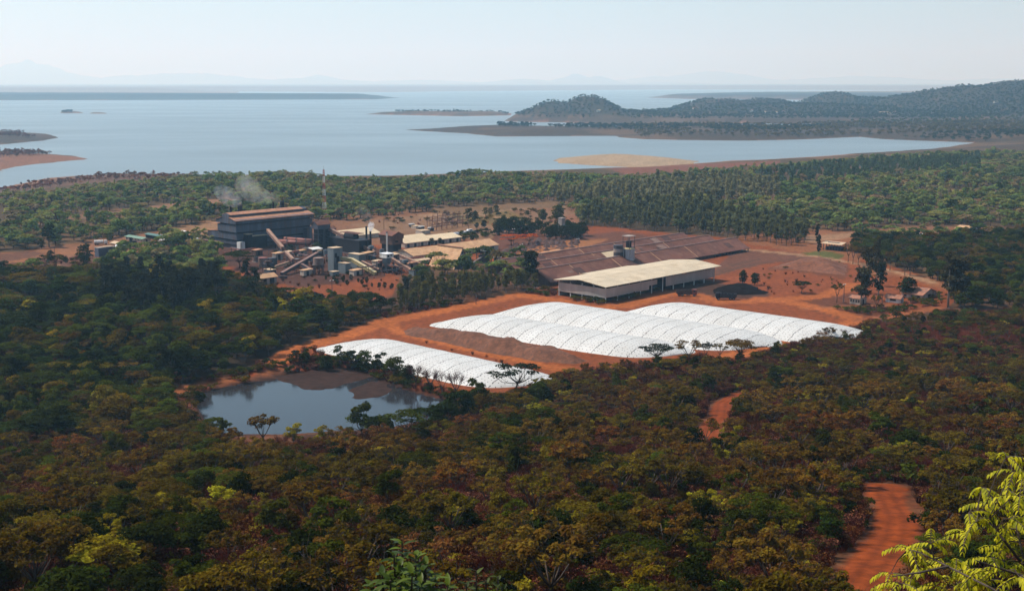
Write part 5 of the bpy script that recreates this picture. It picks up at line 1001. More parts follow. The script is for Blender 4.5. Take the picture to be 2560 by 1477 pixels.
# ---------------------------------------------------------------- white covered stockpiles
def cover_mat():
    m, nt, b = nodes_of('white_cover'); N = nt.nodes; L = nt.links
    uv = N.new('ShaderNodeUVMap'); uv.uv_map = 'UVMap'
    def math_(op, a, c=None):
        n = N.new('ShaderNodeMath'); n.operation = op
        for i, q in enumerate((a, c)):
            if q is None: continue
            if isinstance(q, (int, float)): n.inputs[i].default_value = q
            else: L.new(q, n.inputs[i])
        return n.outputs[0]
    sx = N.new('ShaderNodeSeparateXYZ'); L.new(uv.outputs[0], sx.inputs[0])
    vo = N.new('ShaderNodeTexVoronoi'); vo.voronoi_dimensions = '2D'; vo.inputs['Scale'].default_value = .66; vo.inputs['Randomness'].default_value = .42; L.new(uv.outputs[0], vo.inputs['Vector'])
    dot = math_('LESS_THAN', vo.outputs['Distance'], .118)
    mp = N.new('ShaderNodeMapping'); mp.inputs['Scale'].default_value = (1 / 6.6, 2.1, 1); L.new(uv.outputs[0], mp.inputs[0])
    ns = N.new('ShaderNodeTexNoise'); ns.inputs['Scale'].default_value = .25; L.new(uv.outputs[0], ns.inputs['Vector'])
    off = math_('MULTIPLY', math_('SUBTRACT', ns.outputs[0], .5), 1.6); us = math_('ADD', sx.outputs[0], off)
    fr = math_('ABSOLUTE', math_('SUBTRACT', math_('FRACT', math_('DIVIDE', us, 6.6)), .5)); seam = math_('GREATER_THAN', fr, .470)
    v2 = N.new('ShaderNodeTexVoronoi'); v2.voronoi_dimensions = '2D'; v2.inputs['Scale'].default_value = 1.7; v2.inputs['Randomness'].default_value = .7; L.new(uv.outputs[0], v2.inputs['Vector'])
    seam = math_('MULTIPLY', seam, math_('LESS_THAN', v2.outputs['Distance'], .46))
    dark = math_('MAXIMUM', dot, seam)
    wn_ = N.new('ShaderNodeTexWhiteNoise'); wn_.noise_dimensions = '1D'; L.new(math_('FLOOR', math_('ADD', math_('DIVIDE', us, 6.6), .0)), wn_.inputs['W'])
    dn = N.new('ShaderNodeTexNoise'); dn.inputs['Scale'].default_value = .12; dn.inputs['Detail'].default_value = 7; L.new(uv.outputs[0], dn.inputs['Vector'])
    val = math_('ADD', math_('MULTIPLY', wn_.outputs[0], .06), math_('MULTIPLY', dn.outputs[0], .16))
    cr = N.new('ShaderNodeCombineColor'); L.new(math_('ADD', val, .375), cr.inputs[0]); L.new(math_('ADD', val, .365), cr.inputs[1]); L.new(math_('ADD', val, .335), cr.inputs[2])
    mx = N.new('ShaderNodeMixRGB'); L.new(dark, mx.inputs[0]); L.new(cr.outputs[0], mx.inputs[1]); mx.inputs[2].default_value = (.045, .04, .04, 1); ds = N.new('ShaderNodeTexNoise'); ds.inputs['Scale'].default_value = .35; ds.inputs['Detail'].default_value = 8; ds.inputs['Roughness'].default_value = .72; L.new(uv.outputs[0], ds.inputs['Vector'])
    dr = N.new('ShaderNodeMapRange'); dr.inputs[1].default_value = .52; dr.inputs[2].default_value = .78; dr.inputs[3].default_value = 0; dr.inputs[4].default_value = .55; L.new(ds.outputs[0], dr.inputs[0])
    m3 = N.new('ShaderNodeMixRGB'); L.new(dr.outputs[0], m3.inputs[0]); L.new(mx.outputs[0], m3.inputs[1]); m3.inputs[2].default_value = (.27, .20, .155, 1); L.new(m3.outputs[0], b.inputs['Base Color'])
    wr = N.new('ShaderNodeTexNoise'); wr.inputs['Scale'].default_value = 1.1; wr.inputs['Detail'].default_value = 5; mp2 = N.new('ShaderNodeMapping'); mp2.inputs['Scale'].default_value = (1.6, .35, 1); L.new(uv.outputs[0], mp2.inputs[0]); L.new(mp2.outputs[0], wr.inputs['Vector'])
    bp = N.new('ShaderNodeBump'); bp.inputs['Strength'].default_value = .5; bp.inputs['Distance'].default_value = .12; L.new(math_('ADD', wr.outputs[0], math_('MULTIPLY', dark, .8)), bp.inputs['Height']); L.new(bp.outputs[0], b.inputs['Normal'])
    b.inputs['Roughness'].default_value = .5; return m
COVER = cover_mat()
def stockpile(o, a0, a1, c0, c1, h, tilt, label, tipw=(.5, .5), seed=1, skew=(0, 0)):
    """o: ground point; runs from a0 to a1 along -B turned by tilt, from c0 to c1 across; arched in section, rounded at both ends"""
    hd = HEAD + R(90) + R(tilt); a = Vector((math.sin(hd), math.cos(hd), 0)); c = Vector((-a.y, a.x, 0)); o = Vector(o); L = a1 - a0; Wd = c1 - c0
    mb = MB(); mb.uv = []; nu, nv = int(L / .8), 34; r = np.random.default_rng(seed)
    mid = o + a * ((a0 + a1) / 2) + c * ((c0 + c1) / 2)
    for i in range(nu + 1):
        t = i / nu; d0, d1 = t * L, (1 - t) * L; w0 = (1 - (1 - min(1, d0 / 5)) ** 2.2) ** .5; w1 = (1 - (1 - min(1, d1 / 17)) ** 2.0) ** .5; k = max(.03, w0 * w1)
        ramp = math.sin(math.pi / 2 * min(1, d0 / 13)) ** .9 * math.sin(math.pi / 2 * min(1, d1 / 20)) ** .8
        for j in range(nv + 1):
            s = j / nv * 2 - 1; cen = .5 + (tipw[0] - .5) * (1 - w0) + (tipw[1] - .5) * (1 - w1)
            ac = c0 + Wd * (cen + s * .5 * k); al = a0 + L * t + skew[0] * (s + 1) / 2 * (1 - t) + skew[1] * (s + 1) / 2 * t
            u6 = ((al / 6.6) % 1.0); fold = .05 * math.exp(-((u6 - .5) ** 2) / .0012)
            ar = np.array([al]), np.array([ac]); lump = float(vnoise(ar[0] / 14, ar[1] / 14, seed)[0]) - .5; wr = float(fbm(ar[0] / 3.0, ar[1] / 1.2, seed + 5, 3)[0]) - .5
            z = h * (1 - abs(s) ** 2.6) * ramp * (1 + .07 * lump) + (.16 * wr - fold) * (1 - abs(s) ** 6) - .12
            q = o + a * al + c * ac - mid; mb.v.append((q.x, q.y, z)); mb.uv.append((al, ac * 1.12))
    for i in range(nu):
        for j in range(nv): p = i * (nv + 1) + j; mb.f.append((p, p + nv + 1, p + nv + 2, p + 1)); mb.m.append(0)
    ob = mb.build('covered_stockpile', COVER, None, True); ob.location = mid; tag(ob, label, 'stockpile', 'white covered stockpiles'); return ob
stockpile(P(793, 877), -5, 88, -1, 28, 3.5, 0, 'white covered stockpile beside the pond, set apart by the brown earth berm', (.35, .75), 1, (8, 8))
stockpile(P(1082, 817), -6, 97, 0, 30, 3.6, -4, 'front of three adjoining white covered stockpiles, behind the brown earth berm', (.4, .7), 2, (10, 4))
stockpile(P(1082, 817), -2, 110, 29, 67, 4.1, -3, 'middle one of the three adjoining white covered stockpiles', (.6, .55), 3, (8, 6))
stockpile(P(1082, 817), 34, 128, 64, 99, 4.1, -2, 'rear white covered stockpile nearest the two trucks', (.6, .6), 4, (8, 8))
# ---------------------------------------------------------------- heaps of earth, slag and ore
def mound(name, poly, h, m, label, cat, sharp=6., grid=.9, rough=.5, group=None, z=0.0):
    w = wpoly(poly, z); cx = sum(p[0] for p in w) / len(w); cyy = sum(p[1] for p in w) / len(w); xs = [p[0] for p in w]; ys = [p[1] for p in w]
    nx, ny = int((max(xs) - min(xs)) / grid) + 3, int((max(ys) - min(ys)) / grid) + 3
    X, Y = np.meshgrid(min(xs) - grid + np.arange(nx) * grid, min(ys) - grid + np.arange(ny) * grid); X = X.ravel(); Y = Y.ravel(); s = signed(X, Y, w) + (fbm(X / 5, Y / 5, 97) - .5) * 2.4
    Z = h * sstep(0, sharp, s) * (1 - rough + 2 * rough * fbm(X / 7, Y / 7, 99)) + .5 * rough * sstep(0, 3, s) * (fbm(X / 1.7, Y / 1.7, 98) - .5) - .2 + height(X, Y)
    mb = MB(); mb.v = [(a - cx, b - cyy, c) for a, b, c in zip(X, Y, Z)]
    for j in range(ny - 1):
        for i in range(nx - 1):
            q = (j * nx + i, j * nx + i + 1, (j + 1) * nx + i + 1, (j + 1) * nx + i)
            if max(s[k] for k in q) > -.4: mb.f.append(q); mb.m.append(0)
    o = mb.build(name, m, None, True); o.location = (cx, cyy, 0); return tag(o, label, cat, group)
EARTH = mat('berm_earth', (.125, .050, .026), .95, .4, .5, 0, (.07, .034, .024)); SLAG = mat('slag', (.010, .008, .008), 1.0, .5, .7, spec=0.0); OREM = mat('ore', (.062, .030, .023), .95, .5, .8, 0, (.03, .02, .019))
mound('earth_berm', [(1003,826),(1050,822),(1150,836),(1300,862),(1420,886),(1475,905),(1440,915),(1350,908),(1200,880),(1080,852),(1010,838)], 3.2, EARTH, 'long berm of brown earth between the pond stockpile and the other white covers', 'mound', 7)
mound('slag_heap', [(1770,735),(1772,722),(1800,712),(1850,709),(1895,716),(1930,730),(1925,737),(1860,739)], 2.0, SLAG, 'black slag heap behind the parked black truck', 'heap', 9)
mound('slag_heap', [(678,748),(730,738),(775,733),(822,739),(815,745),(790,750),(740,757),(690,764)], 2.2, SLAG, 'low black heap along the front of the red ore yard', 'heap', 6)
mound('sand_heap', [(1300,648),(1345,630),(1400,622),(1440,634),(1400,645),(1340,655)], 1.6, mat('ochre_sand', (.36, .17, .075), .95, .2, .5), 'flat ochre sand heap beside the rear brown shed', 'heap', 8)
mound('earth_ridge', [(1920,670),(1960,655),(2060,647),(2128,662),(2120,690),(2060,684),(1990,676)], 3.2, mat('red_soil', (.125, .048, .026), .95, .3, .4, 0, (.19, .07, .033)), 'broad reddish brown earth bank on the red field', 'mound', 12)
k_ = 0
for row in range(5):
    for c in range(11):
        if rng.random() < .14: continue
        u = 1330 + c * 17 - row * 17 + rng.normal() * 4; v = 596 + row * 7.2 + (c - 5) * -.9 + rng.normal() * 1.2
        if u > 1455 or u < 1240: continue
        r = 5 + 6 * rng.random(); mound('ore_heap', [(u + r * 1.3 * math.cos(t), v + r * .32 * math.sin(t)) for t in np.arange(0, 6.2, .7)], 1.3 + .9 * rng.random(), OREM, 'dark brown ore heap in the rows behind the long brown sheds', 'heap', 2.5, 1.1, .5, 'rows of ore heaps')
bo = MB(); r_ = np.random.default_rng(5)
# ---------------------------------------------------------------- vehicles
def tipper(u, v, rz, label, cabc, bedc):
    p = P(u, v); t = empty('tipper_truck', p, rz, label, 'truck', 'tipper trucks')
    MB().box(-4.2, 4.1, -.5, .5, .75, 1.05).build('chassis', STEEL, t)
    cab = MB().prism([(2.3, .8), (4.3, .8), (4.35, 1.9), (4.05, 3.0), (2.3, 3.05)], -1.2, 1.2, 0, 'y').build('cab', cabc, t)
    MB().prism([(4.16, 1.95), (4.40, 1.95), (4.12, 2.85), (3.98, 2.85)], -1.05, 1.05, 0, 'y').build('windscreen', GLASS, cab)
    for y in (-1.22, 1.2): MB().box(2.9, 3.8, y, y + .02, 1.95, 2.75).build('side_window', GLASS, cab)
    for y in (-.8, .8): MB().box(4.3, 4.40, y - .2, y + .2, 1.0, 1.25).build('headlight', WHITEP, cab)
    bed = MB(); bed.prism([(-4.3, 1.35), (1.9, 1.15), (2.1, 2.75), (-4.4, 2.55)], -1.25, -1.15, 0, 'y'); bed.prism([(-4.3, 1.35), (1.9, 1.15), (2.1, 2.75), (-4.4, 2.55)], 1.15, 1.25, 0, 'y'); bed.prism([(-4.3, 1.2), (1.9, 1.0), (1.9, 1.15), (-4.3, 1.35)], -1.25, 1.25, 0, 'y'); bed.box(1.9, 2.1, -1.15, 1.15, 1.15, 2.9); bed.box(-4.4, -4.3, -1.15, 1.15, 1.35, 2.5); bed.build('tipping_bed', bedc, t)
    for x in (-3.9, -2.4, -.9, .6): MB().box(x, x + .15, -1.32, 1.32, 1.1, 2.5).build('bed_rib', bedc, t)
    MB().prism([(-4.0, 1.4), (1.7, 1.4), (.6, 2.4), (-2.8, 2.3)], -1.1, 1.1, 0, 'y').build('load', SLAG, t)
    for x in (3.2, -1.9, -3.2):
        for y in (-1.2, 1.0):
            w = MB().tube([(x, y, .52), (x, y + .3, .52)], .52, 16).build('wheel', RUBBER, t); yy = y - .02 if y < 0 else y + .32; MB().tube([(x, yy, .52), (x, yy + .02 * (1 if y > 0 else -1), .52)], .24, 10).build('rim', CONCR, w)
    MB().box(-.2, 1.6, -1.1, -.7, .55, 1.05).build('fuel_tank', STEEL, t)
tipper(1814, 749, R(178), 'black six-wheeled tipper truck on the red road in front of the slag heap', PITCHK, mat('black_paint', (.02, .022, .028), .5, .3, .5))
tipper(1717, 740, R(-14), 'red-brown tipper truck parked in the shade of the pale-roofed shed', mat('red_truck_paint', (.16, .045, .03), .5, .2, .5), mat('brown_bed', (.07, .04, .03), .7, .3, .6))
def car(u, v, rz, c, label, big=1.0, name='parked_car'):
    t = empty(name, P(u, v), rz, label, 'car' if name == 'parked_car' else 'vehicle', 'vehicles parked in a row by the substation' if name == 'parked_car' else None); k = big
    MB().prism([(-2.1*k, .35), (2.1*k, .35), (2.15*k, .8), (1.1*k, .95), (.6*k, 1.5*k), (-1.7*k, 1.55*k), (-2.15*k, .95)], -.85*k, .85*k, 0, 'y').build('body', c, t)
    for y in (-.86*k, .84*k): MB().prism([(-1.5*k, .98), (.75*k, .98), (.45*k, 1.42*k), (-1.4*k, 1.45*k)], y, y + .02, 0, 'y').build('window', GLASS, t)
    for x in (-1.35*k, 1.35*k):
        for y in (-.88*k, .68*k): MB().tube([(x, y, .34), (x, y + .2, .34)], .34, 12).build('wheel', RUBBER, t)
CARW = mat('white_car_paint', (.72, .72, .72), .3, .05, .5, spec=.5); CARS = mat('silver_car_paint', (.40, .42, .45), .3, .05, .5, spec=.5); CARD = mat('dark_car_paint', (.05, .05, .06), .3, .05, .5, spec=.5)
for k, (u, v, c, w) in enumerate(((1133, 588, CARW, 'first'), (1141, 587, CARS, 'second'), (1151, 585, CARW, 'third'), (1160, 584, CARW, 'fourth'), (1168, 583, CARS, 'fifth'), (1190, 581, CARD, 'last'))):
    car(u, v, RZ + R(70), c, f"{w} of the small parked vehicles in the row by the substation, counted from the left")
car(1176, 580, RZ, CARW, 'largest white van in the row of parked vehicles by the substation', 1.15)
for k, (u, v, c, w) in enumerate(((299, 619, CARW, 'left'), (308, 618, CARS, 'middle'), (319, 618, CARW, 'right'))): car(u, v, RZ, c, f"{w} one of three pale cars parked by the black boiler hut", 1.1, 'parked_pickup')
def tanker(u, v, rz, label, name='tanker_truck', sc=1.0):
    t = empty(name, P(u, v), rz, label, 'truck'); t.scale = (sc,) * 3
    MB().tube([(-3.8, 0, 1.9), (1.6, 0, 1.9)], 1.15, 14).build('tank', WHITEP, t); MB().box(-4, 4, -.5, .5, .6, .95).build('chassis', STEEL, t)
    cab = MB().prism([(2.1, .7), (4.1, .7), (4.1, 1.8), (3.8, 2.7), (2.1, 2.75)], -1.15, 1.15, 0, 'y').build('cab', WHITEP, t); MB().prism([(4.0, 1.8), (4.14, 1.8), (3.86, 2.6), (3.75, 2.6)], -1, 1, 0, 'y').build('windscreen', GLASS, cab)
    for x in (3.1, -1.7, -3.0):
        for y in (-1.15, .9): MB().tube([(x, y, .5), (x, y + .25, .5)], .5, 14).build('wheel', RUBBER, t)
tanker(2280, 602, R(160), 'white tank truck half hidden by trees on the bare orange patch', sc=1.5)
tanker(252, 612, R(20), 'white lorry standing on the bare ground behind the blue-grey box', 'white_lorry', .9)
def PF(u, v):
    d = ray(u, v); ts = np.linspace(1600, 6000, 3000); zz = height(d[0] * ts / d[1], ts); k = int(np.argmax(CAM_Z + d[2] * ts / d[1] < zz)); return Vector((d[0] * ts[k] / d[1], ts[k], float(zz[k])))
for k, (u, v) in enumerate(((1738, 273), (1912, 283), (1940, 284), (1958, 281), (2205, 284), (2222, 285), (2236, 283), (1497, 279), (2490, 257), (1880, 279), (2010, 288))):
    p = PF(u, v); t = empty('hillside_house', p, rng.random() * 3, 'tiny pale house among the trees of the hazy hills across the lake', 'house', 'houses on the far hills'); l = 5 + 4 * rng.random()
    MB().prism([(-3, -1), (3, -1), (3, 3), (0, 4.5), (-3, 3)], -l, l).build('wall', WHITEP, t); MB().prism([(-3.8, 2.7), (0, 4.6), (3.8, 2.7), (3.8, 3.0), (0, 5.0), (-3.8, 3.0)], -l - 1, l + 1).build('roof', PALEROOF if k % 3 else TILE, t)
# ---------------------------------------------------------------- masts, poles, gantries
t = S('radio_mast', 812, 538, 'tall red and white lattice radio mast behind the furnace hall', 'mast', gz=0); h = t.z(424); n = 7
for k in range(n):
    z0, z1 = h * k / n, h * (k + 1) / n; w0, w1 = 1.5 - 1.0 * k / n, 1.5 - 1.0 * (k + 1) / n; m = MB()
    for a in range(3):
        a0, a1 = a * 2.094, (a + 1) * 2.094; c = lambda an, w, z: (math.cos(an) * w, math.sin(an) * w, z)
        m.beam(c(a0, w0, z0), c(a0, w1, z1), .22, .22)
        for q in range(3): f0, f1 = q / 3, (q + 1) / 3; m.beam(c(a0, w0 + (w1 - w0) * f0, z0 + (z1 - z0) * f0), c(a1, w0 + (w1 - w0) * f1, z0 + (z1 - z0) * f1), .12, .12)
    t.part('mast_section', m, mat('mast_red', (.42, .07, .05), .6, .1, .5) if k % 2 == 0 else WHITEP)
t.part('antenna', MB().tube([(0, 0, h), (0, 0, h + 2.5)], .12, 5), WHITEP)
for u, v, vt, lab in ((831, 757, 702, 'tall floodlight mast standing in the red ore yard'), (2109, 755, 712, 'street lamp beside the sandy junction near the white cottage'), (1303, 648, 612, 'floodlight pole in front of the ochre sand heap'), (1445, 622, 598, 'floodlight pole beside the rear brown shed'), (1284, 610, 573, 'floodlight pole left of the orange flame trees')):
    t = S('light_mast', u, v, lab, 'lamp post', 'light masts', gz=0); h = t.z(vt); t.part('pole', MB().tube([(0, 0, -.2), (0, 0, h)], [.16, .1], 8), STEEL); t.part('crossarm', MB().box(-.9, .9, -.06, .06, h - .1, h + .05), STEEL)
    for x in (-.8, .8): t.part('floodlight', MB().box(x - .22, x + .22, -.2, .2, h + .03, h + .33), WHITEP)
WOODP = mat('pole_wood', (.10, .065, .05), .9, .3, 1)
for u, v, vt in ((128, 641, 618), (137, 641, 616), (464, 612, 585), (490, 600, 565), (1172, 585, 548), (1205, 582, 545), (1283, 578, 540), (1300, 548, 522), (1150, 560, 532), (960, 575, 548), (1192, 600, 568), (1350, 640, 600), (2205, 762, 735), (1075, 585, 548), (1190, 760, 730)):
    t = S('utility_pole', u, v, 'slim dark wooden utility pole with a short crossarm', 'pole', 'utility poles around the works', gz=0); h = t.z(vt); t.part('pole', MB().tube([(0, 0, -.2), (0, 0, h)], [.17, .11], 7), WOODP); t.part('crossarm', MB().box(-1, 1, -.07, .07, h - .6, h - .45), WOODP)
RUSTST = mat('rust_steel', (.16, .075, .06), .8, .3, 1)
for k in range(6):
    for j in range(2):
        u, v = 1078 + k * 13 - j * 10, 578 - k * 2.2 - j * 9; t = S('substation_gantry', u, v, 'rusty steel gantry frame in the electric substation behind the cream workshop', 'gantry', 'substation gantries', gz=0); h = 3.6 + rng.random() * 3
        f = MB(); [f.beam((x, 0, 0), (x, 0, h + (1.5 if x == 0 else 0)), .25, .25) for x in (0, 4.5, 9)]; t.part('post_frame', f, RUSTST); f = MB(); [f.beam((0, 0, h * z), (9, 0, h * z), .22, .3) for z in (.97, .62)]; t.part('crossbeam', f, RUSTST); f = MB(); [f.cyl(x, 0, h * .62, h * .78, .12, 6) for x in (1.5, 3, 6, 7.5)]; t.part('insulator', f, CONCR)
for u, v, vt in ((1111, 560, 528), (1117, 562, 526), (1136, 557, 530), (1148, 556, 528)):
    t = S('steel_pylon', u, v, 'slender tall steel pylon rising above the substation', 'pylon', 'pylons above the substation', gz=0); h = t.z(vt); f = MB(); [f.beam((x, y, 0), (x * .25, y * .25, h), .16, .16) for x in (-.8, .8) for y in (-.8, .8)]; t.part('tower', f, RUSTST); [t.part('crossarm', MB().box(-2.2, 2.2, -.1, .1, h * z, h * z + .15), RUSTST) for z in (.8, .95)]
for u, v, ua, ub, vt, lab in ((1040, 572, 1052, 1028, 566, 'long low substation hut with a flat pink-grey roof'), (1055, 586, 1075, 1038, 578, 'flat roofed switch house just behind the cream workshop')):
    s = S('switch_house', u, v, lab, 'building', gz=0); boxhouse(s, 0, s.x(ua), 0, s.y(ub), 0, s.z(vt), DIRTYW, PALEROOF)
for u, v, vt in ((1052, 575, 566), (1076, 578, 569), (1028, 568, 560)):
    s = S('transformer', u, v, 'white topped grey transformer cabinet in the substation', 'transformer', 'transformers in the substation', gz=0); h = s.z(vt); s.part('tank', MB().box(0, 3, 0, 2.2, 0, h * .8), STEEL); s.part('top', MB().box(-.2, 3.2, -.2, 2.4, h * .8, h), WHITEP); [s.part('bushing', MB().cyl(x, 1, h, h + .8, .15, 6), CONCR) for x in (.6, 1.5, 2.4)]
# ---------------------------------------------------------------- trees one can point at
def lone(u, v, shape, hgt, tn, label, k=0, sxy=1.0, name='lone_tree', group=None, on_slope=False, hbase=5.6):
    p = PT(u, v) if on_slope else P(u, v); hb = 16. if shape == 'gum' else hbase; t = TINT[tn] if isinstance(tn, str) else tn
    return plant(name, shape, k, p.x, p.y, hgt / hb, t, label, 'tree', group, sxy=sxy)
TINT['flame'] = (.40, .085, .018); TINT['gumdark'] = (.022, .026, .012); TINT['gumbrown'] = (.055, .045, .018)
lone(1857, 711, 'ball', 7, 'dark', 'rounder left one of two dark green trees on the black slag heap', 0, .8); lone(1887, 713, 'ball', 6, 'dark', 'right one of two dark green trees on the black slag heap', 1, .9)
lone(2004, 733, 'umbrella', 6, 'dark', 'small lone spreading tree on the red field below the earth bank', 1); lone(2092, 757, 'sparse', 9, 'green', 'thin feathery tree left of the street lamp', 0, .6)
lone(2152, 768, 'gum', 20, 'gumbrown', 'broad dark gum tree towering over the white cottage', 3, 1.0); lone(2165, 735, 'gum', 20, 'gumbrown', 'tallest gum crown right behind the one over the white cottage', 0, .8); lone(2195, 752, 'gum', 18, 'gumdark', 'dark gum tree between the two white cottages', 1, .9); lone(2190, 715, 'gum', 20, 'gumbrown', 'slimmer gum tree standing behind the cottages', 2, .7)
lone(2268, 742, 'ball', 9, 'dark', 'round dark mango-like tree behind the brown-roofed cottage', 1, 1.1); lone(2370, 768, 'gum', 21, 'gumbrown', 'large brownish gum tree right of the ruined house', 2, 1.25); lone(2400, 765, 'gum', 20, 'gumbrown', 'smaller gum tree leaning beside the large one right of the ruin', 0, 1.1)
lone(2240, 795, 'ball', 5.5, 'green', 'rounded green bush below the brown-roofed cottage', 2, 1.3); lone(2190, 778, 'sparse', 7, 'olive', 'small spindly tree below the white cottage', 1, .7)
lone(2043, 622, 'gum', 15, 'gumdark', 'pointed dark cypress-like tree beside the open pavilion', 1, .55); lone(2047, 645, 'gum', 11, 'gumdark', 'lower dark pointed tree by the green lawn', 2, .75); lone(2210, 678, 'ball', 5, 'dark', 'small round dark tree beside the pale road', 0, .7)
for k, (u, v) in enumerate(((2120, 655), (2132, 660), (2145, 664), (2225, 676), (2262, 688), (2275, 690))): lone(u, v, 'sparse', 10, 'brown', 'small brownish roadside tree along the pale road on the right', k, .6, 'roadside_tree', 'roadside trees on the right')
lone(1328, 712, 'gum', 19, 'gumdark', 'tallest dark gum tree standing in front of the long brown sheds', 3, .9); lone(1318, 714, 'gum', 15, 'gumdark', 'shorter dark gum tree left of the tallest one by the brown sheds', 0, .8)
lone(1012, 752, 'gum', 12, 'gumbrown', 'brown gum tree at the left end of the belt by the dirt road', 1, .9); lone(1112, 712, 'sparse', 5, 'olive', 'light olive spreading tree in front of the A-frame store', 2, 1.1); lone(1060, 712, 'ball', 6.5, 'dark', 'dark round tree below the brown conveyor', 0, 1.2); lone(1078, 694, 'sparse', 5.5, 'olive', 'wide thin-crowned tree beside the A-frame slope', 0, 1.2)
for u, v, h, sh, tn, lab, sx in ((600, 670, 9.5, 'umbrella', 'dark', 'broad dark green rain tree in front of the furnace hall', 1.25), (728, 634, 5.5, 'ball', 'dark', 'dark spreading tree beneath the rotary pipes', 1.2), (793, 630, 5.5, 'ball', 'green', 'green tree just left of the black furnace tower', 1.0), (690, 642, 4, 'ball', 'dark', 'small dark tree at the foot of the furnace hall wall', 1.2), (518, 655, 7, 'umbrella', 'dark', 'dark spreading tree at the left corner of the furnace hall', 1.3), (212, 660, 11, 'ball', 'dark', 'big round dark tree beside the blue-grey box', 1.0), (128, 654, 6.5, 'ball', 'dark', 'lone round dark tree on the bare ground at far left', .9), (165, 658, 3.5, 'ball', 'dark', 'low dark bush right of the lone round tree', 1.2), (235, 692, 7, 'umbrella', 'olive', 'olive spreading tree below the big round dark tree', 1.1), (104, 622, 6, 'ball', 'dark', 'small dark round tree at the edge of the left bare ground', .9), (123, 618, 11, 'clumpy', 'dark', 'taller dark tree beside the small round one at far left', 1.0), (275, 605, 6, 'ball', 'green', 'small green tree behind the white lorry', .9)):
    lone(u, v, sh, h, tn, lab, int(u) % 3, sx)
for k, (u, v, h) in enumerate(((275, 672, 11), (320, 650, 10), (360, 668, 11), (395, 640, 10), (430, 662, 12), (465, 645, 10), (500, 672, 11), (340, 690, 11), (410, 690, 11), (300, 700, 10), (455, 690, 10), (520, 690, 10), (380, 700, 9), (485, 700, 9), (265, 690, 9))):
    lone(u, v + 9, 'umbrella', h * .66, 'lime' if k == 8 else ('dark', 'dark', 'green')[k % 3], 'dark flat-crowned rain tree in the grove left of the furnace hall' if k != 8 else 'lightest yellow-green tree of the rain tree grove', k, 1.15, 'rain_tree', 'rain trees left of the furnace hall' if k != 8 else None)
lone(616, 722, 'gum', 13, 'gumdark', 'dark gum tree left of the tan-roofed yard shed', 0, .8); lone(640, 718, 'gum', 11, 'gumdark', 'dark bushy tree touching the tan-roofed yard shed', 3, 1.0)
for k, (u, v) in enumerate(((565, 730), (585, 745), (605, 752), (630, 748), (655, 745), (575, 765), (600, 770), (650, 762), (680, 765), (700, 772), (545, 760), (620, 775))): lone(u, v, 'sparse' if k % 3 else 'gum', 8, 'gumbrown', 'thin young tree on the red bank left of the ore yard', k, .6, 'young_tree', 'thin young trees left of the ore yard')
for k, (u, v) in enumerate(((815, 700), (835, 703), (843, 712), (858, 706), (868, 714), (878, 702), (896, 706), (905, 712), (917, 708), (930, 718), (948, 720), (962, 722), (860, 698), (980, 722))): lone(u, v, 'ball', 2.2 + (k % 3) * .6, 'dark', 'small round bush in the planted rows of the red yard', k, .8, 'yard_bush', 'planted bushes of the red yard')
for u, v, h, lab in ((1172, 551, 9, 'left of two round dark trees on the tan field'), (1188, 552, 7, 'right of two round dark trees on the tan field'), (1214, 538, 6, 'left of three small trees at the top of the tan field'), (1226, 538, 6, 'middle of three small trees at the top of the tan field'), (1241, 535, 7, 'right of three small trees at the top of the tan field'), (1259, 558, 6, 'light green little tree by the pale field road'), (1274, 558, 3.5, 'low bush by the pale field road'), (1210, 570, 5.5, 'small dark tree near the parked vehicles'), (1357, 555, 9, 'green tree left of the grey concrete tower'), (1396, 556, 12, 'taller tree touching the grey concrete tower'), (1192, 571, 4, 'tiny dark shrub beside the parked vehicles')): lone(u, v, 'ball', h, 'dark' if 'dark' in lab else 'green', lab, int(u) % 3, .9)
for k, (u, v, h) in enumerate(((1245, 588, 9), (1258, 582, 10), (1272, 586, 11), (1288, 584, 11), (1300, 590, 10), (1315, 585, 11), (1328, 590, 9), (1345, 580, 8), (1362, 590, 9), (1375, 600, 9), (1390, 596, 9), (1408, 598, 9), (1425, 594, 10), (1442, 598, 9), (1395, 578, 8), (1420, 580, 8), (1455, 590, 9))): lone(u, v, 'ball', h, 'dark', 'dense dark tree in the hedge row behind the ore heaps', k, 1.1, 'hedge_tree', 'dark tree row behind the ore heaps')
for u, v, lab in ((1278, 613, 'left orange-red flame tree in full bloom'), (1322, 612, 'right orange-red flame tree in full bloom')): lone(u, v, 'umbrella', 7, 'flame', lab, int(u) % 3, 1.3, 'flame_tree')
for k, (u, v, h) in enumerate(((1045, 612, 5), (1063, 610, 6), (1080, 612, 7), (1100, 610, 6), (1120, 606, 5), (1160, 602, 5), (1180, 602, 6), (1215, 590, 5))): lone(u, v, 'ball', h * .62, 'dark', 'dark round shrub in the row between cream workshop and long store', k, 1.1, 'garden_tree', 'shrubs between the cream workshop and the long store')
for u, v, h, sh, tn, lab, sx, k in ((1290, 985, 10, 'umbrella', 'gumdark', 'open-crowned dark tree standing out against the pond stockpile', 1.15, 2), (1640, 905, 6.5, 'umbrella', 'gumdark', 'dark bushy tree against the lower edge of the front white cover', 1.3, 0), (1720, 908, 8, 'sparse', 'brown', 'thin see-through tree against the middle white cover', 1.2, 0), (1765, 905, 7, 'sparse', 'gumdark', 'narrow dark tree right of the see-through one', .6, 1), (1850, 900, 7.5, 'umbrella', 'brown', 'brownish tree at the right corner of the white covers', 1.0, 1), (1800, 900, 6, 'sparse', 'olive', 'small olive tree just left of the right cover corner', .9, 0)): lone(u, v, sh, h, tn, lab, k, sx, on_slope=True)
